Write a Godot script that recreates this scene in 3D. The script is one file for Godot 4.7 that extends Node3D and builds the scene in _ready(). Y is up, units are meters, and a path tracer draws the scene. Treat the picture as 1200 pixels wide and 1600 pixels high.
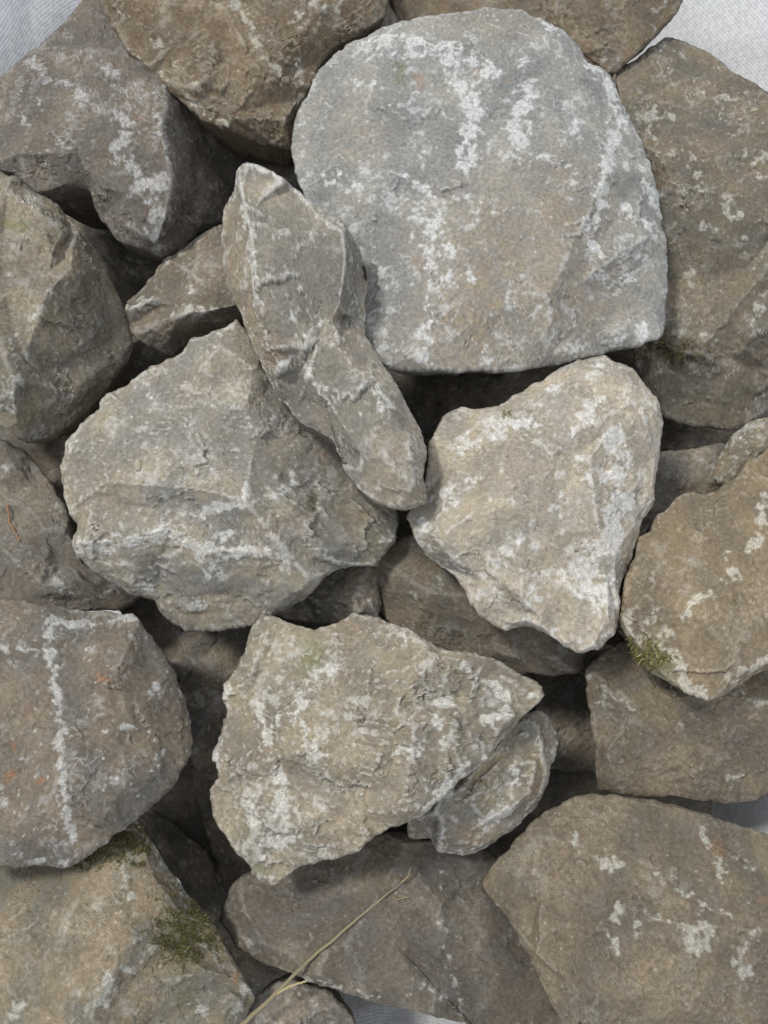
extends Node3D
# A bulk bag of quarried stones seen from above. Outlines below are in photograph pixels (1200 x 1600); each point gets its place from
# its height over the plane y = 0 through the top of the pile (heights in units of S metres).

const S := 0.00055
const FOV := 64.0
const TILT := 12.0

var cam_pos: Vector3
var ray_f: Vector3
var ray_u: Vector3
var focal: float
var n_low: FastNoiseLite
var n_mid: FastNoiseLite
var n_rid: FastNoiseLite
var n_fine: FastNoiseLite
var n_grain: FastNoiseLite
var n_cell: FastNoiseLite
var n_chip: FastNoiseLite
var n_dot: FastNoiseLite
var n_vein: FastNoiseLite
var n_warp: FastNoiseLite
var n_crust: FastNoiseLite
var facet_a: Dictionary
var facet_b: Dictionary
var rocks: Array = []
var built: Array = []
var by_id: Dictionary = {}
var used_names: Dictionary = {}


func _ready() -> void:
	make_camera_and_light()
	make_noises()
	var stone_mat := make_stone_material()
	make_bag()
	facet_a = facet_net(58.0, 71)
	facet_b = facet_net(25.0, 72)
	rock_data()
	for d in rocks:
		built.append({})
	var job := WorkerThreadPool.add_group_task(build_one, rocks.size(), -1, true)
	WorkerThreadPool.wait_for_group_task_completion(job)
	for i in rocks.size():
		var d: Dictionary = rocks[i]
		by_id[d.id] = built[i]
		var mi := MeshInstance3D.new()
		mi.name = numbered(d.get("n", "rock"))
		var am := ArrayMesh.new()
		am.add_surface_from_arrays(Mesh.PRIMITIVE_TRIANGLES, built[i].arrays)
		mi.mesh = am
		mi.material_override = stone_mat
		mi.position = built[i].origin
		mi.set_meta("label", d.l)
		mi.set_meta("category", d.get("k", "rock"))
		mi.set_meta("group", "quarried rocks heaped in the bag")
		add_child(mi, true)
	make_small_things()


func numbered(called: String) -> String:
	var k: int = used_names.get(called, 0)
	used_names[called] = k + 1
	return called if k == 0 else "%s_%03d" % [called, k]


# ---------------------------------------------------------------- camera, sky, sun, exposure
func make_camera_and_light() -> void:
	var t := deg_to_rad(TILT)
	focal = 800.0 / tan(deg_to_rad(FOV * 0.5))
	ray_f = Vector3(0, -cos(t), -sin(t))
	ray_u = Vector3(0, sin(t), -cos(t))
	cam_pos = -ray_f * focal * S
	var cam := Camera3D.new()
	cam.name = "camera"
	cam.projection = Camera3D.PROJECTION_PERSPECTIVE
	cam.fov = FOV
	cam.near = 0.02
	cam.far = 60.0
	add_child(cam)
	cam.look_at_from_position(cam_pos, Vector3.ZERO, ray_u)
	cam.current = true

	var env := Environment.new()
	env.background_mode = Environment.BG_SKY
	var sm := ProceduralSkyMaterial.new()
	sm.sky_top_color = Color(0.93, 0.95, 0.98)
	sm.sky_horizon_color = Color(0.52, 0.535, 0.56)
	sm.sky_curve = 0.6
	sm.ground_horizon_color = Color(0.42, 0.42, 0.42)
	sm.ground_bottom_color = Color(0.40, 0.39, 0.37)
	sm.sun_angle_max = 0.0
	var sky := Sky.new()
	sky.sky_material = sm
	env.sky = sky
	env.ambient_light_source = Environment.AMBIENT_SOURCE_SKY
	env.tonemap_mode = Environment.TONE_MAPPER_LINEAR
	env.tonemap_exposure = 1.76
	env.background_energy_multiplier = 0.86
	env.sdfgi_enabled = true
	env.ssao_enabled = true
	env.ssil_enabled = true
	var we := WorldEnvironment.new()
	we.name = "environment"
	we.environment = env
	add_child(we)

	var sun := DirectionalLight3D.new()
	sun.name = "sun"
	sun.light_energy = 0.5
	sun.light_color = Color(1.0, 0.985, 0.955)
	sun.light_angular_distance = 10.0
	sun.shadow_enabled = true
	add_child(sun)
	sun.look_at_from_position(Vector3(-0.85, 1.5, -0.6), Vector3.ZERO, Vector3.UP)


func pw(px: float, py: float, h: float) -> Vector3:
	var d := ray_f + Vector3((px - 600.0) / focal, 0, 0) + ray_u * ((800.0 - py) / focal)
	return cam_pos + d * ((h * S - cam_pos.y) / d.y)


# ---------------------------------------------------------------- noises and materials
func noise(kind: int, freq: float, octaves: int, sd: int, fractal := FastNoiseLite.FRACTAL_FBM) -> FastNoiseLite:
	var n := FastNoiseLite.new()
	n.noise_type = kind
	n.frequency = freq
	n.seed = sd
	n.fractal_type = fractal if octaves > 1 else FastNoiseLite.FRACTAL_NONE
	n.fractal_octaves = octaves
	return n


func make_noises() -> void:
	n_low = noise(FastNoiseLite.TYPE_SIMPLEX, 1.0 / 150.0, 2, 11)
	n_mid = noise(FastNoiseLite.TYPE_SIMPLEX, 1.0 / 55.0, 3, 12)
	n_rid = noise(FastNoiseLite.TYPE_SIMPLEX, 1.0 / 70.0, 4, 13, FastNoiseLite.FRACTAL_RIDGED)
	n_fine = noise(FastNoiseLite.TYPE_SIMPLEX, 1.0 / 14.0, 3, 14)
	n_grain = noise(FastNoiseLite.TYPE_SIMPLEX, 1.0 / 5.0, 2, 15)
	n_cell = noise(FastNoiseLite.TYPE_CELLULAR, 1.0 / 85.0, 1, 16)
	n_cell.cellular_return_type = FastNoiseLite.RETURN_CELL_VALUE
	n_chip = noise(FastNoiseLite.TYPE_CELLULAR, 1.0 / 30.0, 1, 17)
	n_chip.cellular_return_type = FastNoiseLite.RETURN_CELL_VALUE
	n_dot = noise(FastNoiseLite.TYPE_CELLULAR, 1.0 / 15.0, 1, 18)
	n_dot.cellular_return_type = FastNoiseLite.RETURN_DISTANCE
	n_vein = noise(FastNoiseLite.TYPE_SIMPLEX, 1.0 / 48.0, 3, 19)
	n_crust = noise(FastNoiseLite.TYPE_SIMPLEX, 1.0 / 42.0, 5, 21)
	n_crust.fractal_gain = 0.62
	n_warp = noise(FastNoiseLite.TYPE_SIMPLEX, 1.0 / 24.0, 3, 20)


func make_stone_material() -> StandardMaterial3D:
	var a := noise(FastNoiseLite.TYPE_SIMPLEX, 0.05, 4, 31).get_seamless_image(512, 512)
	var b := noise(FastNoiseLite.TYPE_SIMPLEX, 0.26, 2, 32).get_seamless_image(512, 512)
	var col := Image.create(512, 512, false, Image.FORMAT_RGB8)
	var hgt := Image.create(512, 512, false, Image.FORMAT_RGB8)
	var rng := RandomNumberGenerator.new()
	rng.seed = 99
	for y in 512:
		for x in 512:
			var va := a.get_pixel(x, y).r
			var vb := b.get_pixel(x, y).r
			var v := 0.86 + (va - 0.5) * 0.16 + (vb - 0.5) * 0.30
			if vb < 0.2:
				v -= (0.2 - vb) * 0.9
			var sp := rng.randf()
			if sp < 0.02:
				v += 0.2
			elif sp > 0.965:
				v -= 0.3
			v = clampf(v, 0.25, 1.0)
			col.set_pixel(x, y, Color(v, v * 0.997, v * 0.99))
			var hv := clampf(0.5 + (va - 0.5) * 0.12 + (vb - 0.5) * 0.7, 0, 1)
			hgt.set_pixel(x, y, Color(hv, hv, hv))
	var m := StandardMaterial3D.new()
	m.vertex_color_use_as_albedo = true
	m.albedo_texture = ImageTexture.create_from_image(col)
	m.uv1_triplanar = true
	m.uv1_scale = Vector3.ONE * 7.0
	m.uv1_triplanar_sharpness = 4.0
	m.heightmap_enabled = true
	m.heightmap_texture = ImageTexture.create_from_image(hgt)
	m.heightmap_scale = 0.024
	m.roughness = 0.93
	m.metallic_specular = 0.3
	return m


func lin(c: Array) -> Vector3:
	var v := Vector3(c[0] * 0.992, c[1] * 1.008, c[2] * 1.035)
	var g := (v.x + v.y + v.z) / 3.0
	return v.lerp(Vector3(g, g, g), -0.04)


# ---------------------------------------------------------------- one rock
func build_one(idx: int) -> void:
	var d: Dictionary = rocks[idx]
	var sd: float = 37.0 * idx + 900.0
	var off := Vector3(sd, sd * 0.37, -sd * 0.71)
	var o: PackedVector2Array = PackedVector2Array()
	var flat: Array = d.o
	for i in range(0, flat.size(), 2):
		o.append(Vector2(flat[i], flat[i + 1]))
	var area := 0.0
	for i in o.size():
		var q := o[(i + 1) % o.size()]
		area += o[i].x * q.y - q.x * o[i].y
	if area < 0.0:
		o.reverse()
		area = -area
	area *= 0.5
	var c := Vector2.ZERO
	if d.has("c"):
		c = Vector2(d.c[0], d.c[1])
	else:
		for p in o:
			c += p
		c /= o.size()
	# begin the outline at its upper left, where the grid's first corner goes
	var best := 0
	for i in o.size():
		if (o[i] - c).normalized().dot(Vector2(-0.7071, -0.7071)) > (o[best] - c).normalized().dot(Vector2(-0.7071, -0.7071)):
			best = i
	var o2 := PackedVector2Array()
	for i in o.size():
		o2.append(o[(i + best) % o.size()])
	o = o2
	# heights along the outline
	var m := o.size()
	var cum := PackedFloat32Array()
	cum.resize(m + 1)
	for i in m:
		cum[i + 1] = cum[i] + o[i].distance_to(o[(i + 1) % m])
	var total := cum[m]
	var eh: float = d.eh
	var rf: float = d.get("rf", 1.35)
	var oh := PackedFloat32Array()
	oh.resize(m)
	oh.fill(eh)
	if d.has("eo"):
		var keys: Array = []
		var eo: Array = d.eo
		for i in range(0, eo.size(), 3):
			var nb := 0
			var q := Vector2(eo[i], eo[i + 1])
			for j in m:
				if o[j].distance_squared_to(q) < o[nb].distance_squared_to(q):
					nb = j
			keys.append([cum[nb], eh + (float(eo[i + 2]) - eh) * rf])
		keys.sort_custom(func(a, b): return a[0] < b[0])
		for j in m:
			var s := cum[j]
			for k in keys.size():
				var a: Array = keys[k]
				var b: Array = keys[(k + 1) % keys.size()]
				var len_ab: float = fposmod(b[0] - a[0], total)
				var along: float = fposmod(s - a[0], total)
				if keys.size() == 1 or along <= len_ab:
					oh[j] = lerpf(a[1], b[1], along / maxf(len_ab, 0.001))
					break
	# control net
	var net := PackedVector2Array(o)
	var nh := PackedFloat32Array(oh)
	var ip: Array = d.get("p", [])
	for i in range(0, ip.size(), 3):
		net.append(Vector2(ip[i], ip[i + 1]))
		nh.append(eh + (float(ip[i + 2]) - eh) * rf)
	if ip.is_empty():
		net.append(c)
		nh.append(eh + 20.0)
	var base_net := make_net(net, nh, 24.0)
	# resampled outline, softened and chipped
	var R: int = clampi(int(sqrt(area) * 0.5 / float(d.get("sp", 1.7))), 12, 170)
	var N := 8 * R
	var rim := PackedVector2Array()
	rim.resize(N)
	var k0 := 0
	for i in N:
		var s := total * i / N
		while k0 < m - 1 and cum[k0 + 1] < s:
			k0 += 1
		var f := (s - cum[k0]) / maxf(cum[k0 + 1] - cum[k0], 0.001)
		var p0 := o[(k0 - 1 + m) % m]
		var p1 := o[k0]
		var p2 := o[(k0 + 1) % m]
		var p3 := o[(k0 + 2) % m]
		rim[i] = p1.lerp(p2, f).lerp(p1.cubic_interpolate(p2, p0, p3, f), 0.35)
	for i in N:
		var p := rim[i]
		var w := n_mid.get_noise_2d(p.x * 1.2 + sd, p.y * 1.2) * 3.2
		rim[i] = p + (p - c).normalized() * w
	# grid over the top face: heights
	var n := 2 * R + 1
	var nn := n * n
	var uv := PackedVector2Array()
	uv.resize(nn)
	var hh := PackedFloat32Array()
	hh.resize(nn)
	var rng := RandomNumberGenerator.new()
	rng.seed = idx * 17 + 5
	var fa: float = 3.6 * float(d.get("fa", 1.0))
	var fb: float = 1.1 * float(d.get("amp", 1.0))
	# corners knocked off the edge
	var chips: int = d.get("nc", 5 + int(sqrt(area) / 28.0))
	var chip_p := PackedVector2Array()
	var chip_d := PackedVector2Array()
	var chip_h := PackedFloat32Array()
	var chip_s := PackedFloat32Array()
	for kk in chips:
		var e := rim[rng.randi_range(0, N - 1)]
		chip_p.append(e)
		chip_d.append((c - e).normalized().rotated(rng.randf_range(-0.7, 0.7)))
		chip_h.append(net_h(base_net, e.lerp(c, 0.04)) - rng.randf_range(3.0, 15.0))
		chip_s.append(rng.randf_range(0.35, 1.0))
	var bevw: float = d.get("bw", 7.0)
	var bevh: float = d.get("bh", 4.0)
	for j in range(-R, R + 1):
		for i in range(-R, R + 1):
			var r := maxi(absi(i), absi(j))
			var id := (j + R) * n + i + R
			var q := c
			var rd := 200.0
			if r > 0:
				var s := 0
				if j == -r and i < r:
					s = i + r
				elif i == r and j < r:
					s = 2 * r + j + r
				elif j == r and i > -r:
					s = 4 * r + r - i
				else:
					s = 6 * r + r - j
				var u := float(s) * R / r
				var iu := int(u)
				var e := rim[iu % N].lerp(rim[(iu + 1) % N], u - iu)
				q = c + (e - c) * (float(r) / R)
				rd = (e - c).length() * (1.0 - float(r) / R)
			uv[id] = q
			var hv := net_h(base_net, q)
			hv += net_h(facet_a, q) * fa + net_h(facet_b, q) * fb
			for kk in chips:
				var lim := chip_h[kk] + chip_s[kk] * (q - chip_p[kk]).dot(chip_d[kk])
				if lim < hv:
					hv = maxf(lim, hv - 26.0)
			if rd < bevw:
				var f := 1.0 - rd / bevw
				hv -= bevh * f * f
			hh[id] = hv
	for pass_i in mini(int(d.get("sm", 3)) - 1, 1):
		var src := hh.duplicate()
		for j in range(1, n - 1):
			for i in range(1, n - 1):
				var id := j * n + i
				hh[id] = (src[id] * 2.0 + src[id - 1] + src[id + 1] + src[id - n] + src[id + n]) / 6.0
	# positions: top grid, then rings of the flanks and underside
	var origin := pw(c.x, c.y, eh)
	var K := 16
	var thick: float = d.get("T", clampf(sqrt(area) * 0.6, 40.0, 230.0)) * S * 1.25
	var P := PackedVector3Array()
	P.resize(nn + K * N + 1)
	for id in nn:
		P[id] = pw(uv[id].x, uv[id].y, hh[id])
	var ringid := PackedInt32Array()
	ringid.resize(N)
	for s in N:
		var i := 0
		var j := 0
		if s < 2 * R:
			i = s - R
			j = -R
		elif s < 4 * R:
			i = R
			j = s - 3 * R
		elif s < 6 * R:
			i = 5 * R - s
			j = R
		else:
			i = -R
			j = 7 * R - s
		ringid[s] = (j + R) * n + i + R
	var mid := Vector3.ZERO
	var low := 1e9
	for s in N:
		mid += P[ringid[s]]
		low = minf(low, P[ringid[s]].y)
	mid /= N
	var bottom := minf(low - thick * 0.45, mid.y - thick)
	if area > 25000.0 and eh > -150.0:
		bottom = minf(bottom, -340.0 * S)  # big blocks reach down into the heap
	for k in K:
		var t := pow((k + 1.0) / (K + 1.0), 1.35)
		var sc := 1.0 - 0.40 * t - 0.35 * t * t * t * t
		for s in N:
			var e := P[ringid[s]]
			var y := lerpf(e.y, bottom, t)
			P[nn + k * N + s] = Vector3(mid.x + (e.x - mid.x) * sc, y, mid.z + (e.z - mid.z) * sc)
	P[nn + K * N] = Vector3(mid.x, bottom - thick * 0.03, mid.z)
	var Nn := normals(P, n, R, N, K, ringid, mid)
	# relief
	var amp: float = d.get("amp", 1.0)
	var ce: float = d.get("ce", 1.0)
	var lowa: float = d.get("low", 1.0)
	var st: float = d.get("st", 0.0)
	var sta: float = deg_to_rad(d.get("sa", 15.0))
	var stc := Vector2(cos(sta), sin(sta))
	var total_v := P.size() - 1
	for id in total_v:
		var q := P[id] / S + off
		var wx := n_warp.get_noise_3dv(q * 0.8) * 12.0
		var q2 := q + Vector3(wx, -wx, wx * 0.6)
		var dsp := n_low.get_noise_3dv(q) * 3.5 * lowa
		dsp += n_mid.get_noise_3dv(q) * 1.6 * amp
		dsp += (n_rid.get_noise_3dv(q2) - 0.2) * 1.5 * amp
		var rough := smoothstep(-0.25, 0.35, n_low.get_noise_3dv(q * 1.7 + Vector3(300, 0, 0)))
		dsp += n_cell.get_noise_3dv(q2) * 2.3 * amp * ce * (0.2 + rough)
		dsp += n_chip.get_noise_3dv(q2) * 1.1 * amp * rough
		dsp -= smoothstep(0.52, 0.6, n_chip.get_noise_3dv(q2 * 1.7 + Vector3(0, 0, 900))) * 1.7 * amp * (0.25 + rough)
		dsp -= smoothstep(-0.78, -0.95, n_dot.get_noise_3dv(q * 0.9 + Vector3(0, 700, 0))) * 1.6 * rough
		var crack := absf(n_vein.get_noise_3dv(q * 0.8 + Vector3(0, 600, 0)))
		dsp -= smoothstep(0.03, 0.008, crack) * smoothstep(0.1, 0.4, n_mid.get_noise_3dv(q * 0.5 + Vector3(0, 0, 350))) * 2.6 * amp
		dsp += n_fine.get_noise_3dv(q) * 0.55 * amp * (0.2 + rough)
		dsp += n_grain.get_noise_3dv(q) * 0.14
		if st > 0.0:
			var q3 := q.lerp(q2, 0.3)
			var along := q3.x * stc.x + q3.z * stc.y
			var across := q3.z * stc.x - q3.x * stc.y
			var lay := n_mid.get_noise_3d(along * 0.32, across * 2.2, q3.y * 2.2)
			dsp += lay * 2.6 * st + (absf(lay) * -4.0 + 0.7) * st * rough
		var edge := 1.0
		if id < nn:
			var gi := absi(id % n - R)
			var gj := absi(id / n - R)
			edge = 0.45 + 0.55 * smoothstep(0.0, 12.0, float(R - maxi(gi, gj)))
		else:
			edge = 0.45 + 0.55 * smoothstep(0.0, 4.0, float((id - nn) / N))
		P[id] += Nn[id] * (dsp * edge * S)
	Nn = normals(P, n, R, N, K, ringid, mid)
	# marks of crust and stain, on a raster over the rock
	var lo := Vector2(1e9, 1e9)
	var hi := Vector2(-1e9, -1e9)
	for p in rim:
		lo = lo.min(p)
		hi = hi.max(p)
	lo -= Vector2(8, 8)
	hi += Vector2(8, 8)
	var mw := int((hi.x - lo.x) / 3.0) + 2
	var mh := int((hi.y - lo.y) / 3.0) + 2
	var masks: Array = []
	for key in ["w", "t", "r", "g", "e"]:
		masks.append(raster(d.get(key, []), lo, mw, mh))
	# colours
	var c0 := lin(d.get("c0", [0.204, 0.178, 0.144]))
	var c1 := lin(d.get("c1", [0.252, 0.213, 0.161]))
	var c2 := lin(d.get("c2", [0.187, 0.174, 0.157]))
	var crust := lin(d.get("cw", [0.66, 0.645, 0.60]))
	var tanc := lin([0.31, 0.248, 0.172])
	var rust := lin([0.36, 0.15, 0.06])
	var alga := lin([0.17, 0.19, 0.085])
	var vein: float = d.get("v", 0.5)
	var dots: float = d.get("dots", 0.5)
	var wear: float = d.get("wear", 0.5)
	var crusty: float = d.get("cr", 0.3)
	var cols := PackedColorArray()
	cols.resize(P.size())
	var crusts := PackedFloat32Array()
	crusts.resize(P.size())
	for id in P.size():
		var q := P[id] / S + off
		var g := uv[id] if id < nn else c
		var lown := n_low.get_noise_3dv(q * 1.3 + Vector3(0, 0, 500))
		var midn := n_mid.get_noise_3dv(q * 1.1 + Vector3(70, 0, 0))
		var fine := n_fine.get_noise_3dv(q * 1.2 + Vector3(0, 90, 0))
		var grain := n_grain.get_noise_3dv(q * 1.4)
		var a := smoothstep(-0.28, 0.42, lown + midn * 0.55 + fine * 0.2)
		var b := smoothstep(-0.05, 0.5, midn - lown * 0.7 + fine * 0.25)
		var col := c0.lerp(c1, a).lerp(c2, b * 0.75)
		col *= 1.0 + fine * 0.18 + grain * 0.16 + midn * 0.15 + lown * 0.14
		var wv := 0.0
		if id < nn:
			var warp := Vector2(n_warp.get_noise_3dv(q * 1.1), n_warp.get_noise_3dv(q * 1.1 + Vector3(0, 400, 0))) * 11.0
			var gp := (g + warp - lo) / 3.0
			var gx := clampi(int(gp.x), 0, mw - 2)
			var gy := clampi(int(gp.y), 0, mh - 2)
			var fx := clampf(gp.x - gx, 0, 1)
			var fy := clampf(gp.y - gy, 0, 1)
			var gi := gy * mw + gx
			for kk in 5:
				var mk: PackedFloat32Array = masks[kk]
				if mk.is_empty():
					continue
				var v := lerpf(lerpf(mk[gi], mk[gi + 1], fx), lerpf(mk[gi + mw], mk[gi + mw + 1], fx), fy)
				if v < 0.01:
					continue
				if kk == 0:
					wv = v
				elif kk == 1:
					col = col.lerp(tanc * (1.0 + fine * 0.3), clampf(v * (0.75 + midn * 0.6 + fine * 0.5), 0, 0.9))
				elif kk == 2:
					col = col.lerp(rust * (1.0 + grain * 0.4), clampf(v * (0.9 + fine * 0.9), 0, 0.85))
				elif kk == 3:
					col = col.lerp(alga * (1.0 + grain * 0.4), clampf(v * (0.9 + fine * 1.2), 0, 0.85))
				else:
					col = col.lerp(c2 * 0.75, clampf(v * (0.8 + fine), 0, 0.8))
		# pale mineral crust: drawn marks, veins, scattered flecks, worn arrises
		var white := 0.0
		var crn := n_crust.get_noise_3dv(q * 1.25 + Vector3(40, 0, 800))
		if wv > 0.0:
			var t := wv * (1.32 + midn * 0.45) + crn * 1.15 + fine * 0.3 - 0.46
			var grit := 0.66 + 0.34 * smoothstep(-0.3, 0.25, grain + fine * 0.6)
			white = smoothstep(0.36, 0.52, t) * 0.84 * grit
			white = maxf(white, smoothstep(0.0, 0.5, t) * 0.36 * grit)
		var patch := smoothstep(0.02, 0.38, n_mid.get_noise_3dv(q * 0.45 + Vector3(0, 250, 40)) + lown * 0.25)
		var vv := absf(n_vein.get_noise_3dv(q))
		white = maxf(white, smoothstep(0.055, 0.018, vv + fine * 0.03) * patch * vein)
		var gc := crn + (patch - 0.5) * 0.3
		white = maxf(white, (smoothstep(0.16, 0.40, gc) * 0.45 + smoothstep(0.32, 0.5, gc) * 0.6) * crusty * 1.5)
		white = maxf(white, smoothstep(-0.80, -0.9, n_dot.get_noise_3dv(q)) * dots * smoothstep(0.0, 0.25, fine + lown * 0.5))
		if wear > 0.0 and id < nn:
			var i := id % n
			var j := id / n
			var w := 3
			if i >= w and j >= w and i < n - w and j < n - w:
				var avg := (P[id - w] + P[id + w] + P[id - w * n] + P[id + w * n]) * 0.25
				var cv := (P[id] - avg).dot(Nn[id]) / S
				white = maxf(white, smoothstep(0.3, 1.5, cv + fine * 0.7 + (patch - 0.5) * 0.5) * wear * 0.8)
			else:
				white = maxf(white, smoothstep(0.0, 0.3, fine + midn * 0.5 + 0.08) * wear * 0.7)
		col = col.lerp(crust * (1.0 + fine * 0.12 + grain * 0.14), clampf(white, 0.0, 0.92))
		crusts[id] = white
		cols[id] = Color(maxf(col.x, 0.01), maxf(col.y, 0.01), maxf(col.z, 0.01))
	# the crust stands proud of the stone
	for id in P.size():
		P[id] += Nn[id] * (crusts[id] * 0.7 * S)
	Nn = normals(P, n, R, N, K, ringid, mid)
	# triangles (front faces run clockwise)
	var ix := PackedInt32Array()
	ix.resize(((n - 1) * (n - 1) * 2 + K * N * 2 + N) * 3)
	var w3 := 0
	for j in n - 1:
		for i in n - 1:
			var a := j * n + i
			var b := a + 1
			var e := a + n
			var f := e + 1
			if (i < R) == (j < R):
				ix[w3] = a; ix[w3 + 1] = b; ix[w3 + 2] = f; ix[w3 + 3] = a; ix[w3 + 4] = f; ix[w3 + 5] = e
			else:
				ix[w3] = a; ix[w3 + 1] = b; ix[w3 + 2] = e; ix[w3 + 3] = b; ix[w3 + 4] = f; ix[w3 + 5] = e
			w3 += 6
	for k in K:
		for s in N:
			var s2 := (s + 1) % N
			var a: int = ringid[s] if k == 0 else nn + (k - 1) * N + s
			var b: int = ringid[s2] if k == 0 else nn + (k - 1) * N + s2
			var e := nn + k * N + s
			var f := nn + k * N + s2
			ix[w3] = a; ix[w3 + 1] = e; ix[w3 + 2] = b; ix[w3 + 3] = b; ix[w3 + 4] = e; ix[w3 + 5] = f
			w3 += 6
	for s in N:
		ix[w3] = nn + (K - 1) * N + s
		ix[w3 + 1] = nn + K * N
		ix[w3 + 2] = nn + (K - 1) * N + (s + 1) % N
		w3 += 3
	var base := Vector3(mid.x, bottom, mid.z)
	var local := PackedVector3Array()
	local.resize(P.size())
	for id in P.size():
		local[id] = P[id] - base
	var arrays := []
	arrays.resize(Mesh.ARRAY_MAX)
	arrays[Mesh.ARRAY_VERTEX] = local
	arrays[Mesh.ARRAY_NORMAL] = Nn
	arrays[Mesh.ARRAY_COLOR] = cols
	arrays[Mesh.ARRAY_INDEX] = ix
	built[idx] = {"arrays": arrays, "origin": base, "uv": uv, "top": P.slice(0, nn), "nrm": Nn.slice(0, nn)}


func normals(P: PackedVector3Array, n: int, R: int, N: int, K: int, ringid: PackedInt32Array, mid: Vector3) -> PackedVector3Array:
	var nn := n * n
	var out := PackedVector3Array()
	out.resize(P.size())
	for j in range(1, n - 1):
		for i in range(1, n - 1):
			var id := j * n + i
			out[id] = (P[id + n] - P[id - n]).cross(P[id + 1] - P[id - 1]).normalized()
	var inner := PackedInt32Array()
	inner.resize(N)
	for s in N:
		var i := ringid[s] % n
		var j := ringid[s] / n
		inner[s] = clampi(j, 1, n - 2) * n + clampi(i, 1, n - 2)
	for k in range(-1, K):
		for s in N:
			var prev := (s + N - 1) % N
			var next := (s + 1) % N
			var me := ringid[s] if k < 0 else nn + k * N + s
			var up: int = inner[s] if k < 0 else (ringid[s] if k == 0 else nn + (k - 1) * N + s)
			var dn: int = nn + (k + 1) * N + s if k < K - 1 else nn + K * N
			var pa: int = ringid[prev] if k < 0 else nn + k * N + prev
			var nx: int = ringid[next] if k < 0 else nn + k * N + next
			out[me] = (P[nx] - P[pa]).cross(P[dn] - P[up]).normalized()
	out[nn + K * N] = Vector3.DOWN
	return out


# piecewise linear heights over a triangulated set of points, with buckets to find the triangle
func make_net(pts: PackedVector2Array, hs: PackedFloat32Array, cell: float) -> Dictionary:
	var tri := Geometry2D.triangulate_delaunay(pts)
	var lo := Vector2(1e9, 1e9)
	var hi := Vector2(-1e9, -1e9)
	for p in pts:
		lo = lo.min(p)
		hi = hi.max(p)
	lo -= Vector2(30, 30)
	hi += Vector2(30, 30)
	var bw := int((hi.x - lo.x) / cell) + 1
	var bh := int((hi.y - lo.y) / cell) + 1
	var buckets: Array = []
	for i in bw * bh:
		buckets.append(PackedInt32Array())
	for t in tri.size() / 3:
		var a := pts[tri[t * 3]]
		var b := pts[tri[t * 3 + 1]]
		var c := pts[tri[t * 3 + 2]]
		if absf((b - a).cross(c - a)) < 1.0:
			continue
		var l := a.min(b).min(c)
		var h := a.max(b).max(c)
		for y in range(int((l.y - lo.y) / cell), int((h.y - lo.y) / cell) + 1):
			for x in range(int((l.x - lo.x) / cell), int((h.x - lo.x) / cell) + 1):
				buckets[y * bw + x].append(t)
	return {"p": pts, "h": hs, "t": tri, "b": buckets, "lo": lo, "bw": bw, "bh": bh, "cell": cell}


func net_h(nd: Dictionary, q: Vector2) -> float:
	var pts: PackedVector2Array = nd.p
	var hs: PackedFloat32Array = nd.h
	var tri: PackedInt32Array = nd.t
	var lo: Vector2 = nd.lo
	var cell: float = nd.cell
	var bw: int = nd.bw
	var bx := clampi(int((q.x - lo.x) / cell), 0, bw - 1)
	var by := clampi(int((q.y - lo.y) / cell), 0, int(nd.bh) - 1)
	var list: PackedInt32Array = nd.b[by * bw + bx]
	var bestm := -1e9
	var hv := 0.0
	for t in list:
		var A := pts[tri[t * 3]]
		var B := pts[tri[t * 3 + 1]]
		var C := pts[tri[t * 3 + 2]]
		var den := (B.y - C.y) * (A.x - C.x) + (C.x - B.x) * (A.y - C.y)
		var b0 := ((B.y - C.y) * (q.x - C.x) + (C.x - B.x) * (q.y - C.y)) / den
		var b1 := ((C.y - A.y) * (q.x - C.x) + (A.x - C.x) * (q.y - C.y)) / den
		var b2 := 1.0 - b0 - b1
		var mn := minf(b0, minf(b1, b2))
		if mn > bestm:
			bestm = mn
			b0 = clampf(b0, 0, 1)
			b1 = clampf(b1, 0, 1 - b0)
			hv = b0 * hs[tri[t * 3]] + b1 * hs[tri[t * 3 + 1]] + (1.0 - b0 - b1) * hs[tri[t * 3 + 2]]
			if mn >= -0.0001:
				return hv
	if list.is_empty():
		var bd := 1e12
		for i in pts.size():
			var dd := pts[i].distance_squared_to(q)
			if dd < bd:
				bd = dd
				hv = hs[i]
	return hv


func facet_net(step: float, sd: int) -> Dictionary:
	var rng := RandomNumberGenerator.new()
	rng.seed = sd
	var pts := PackedVector2Array()
	var hs := PackedFloat32Array()
	var y := -260.0
	while y < 1860.0:
		var x := -260.0
		while x < 1480.0:
			pts.append(Vector2(x, y) + Vector2(rng.randf_range(-0.45, 0.45), rng.randf_range(-0.45, 0.45)) * step)
			hs.append(rng.randf_range(-1.0, 1.0))
			x += step
		y += step
	return make_net(pts, hs, step * 0.7)


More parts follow.
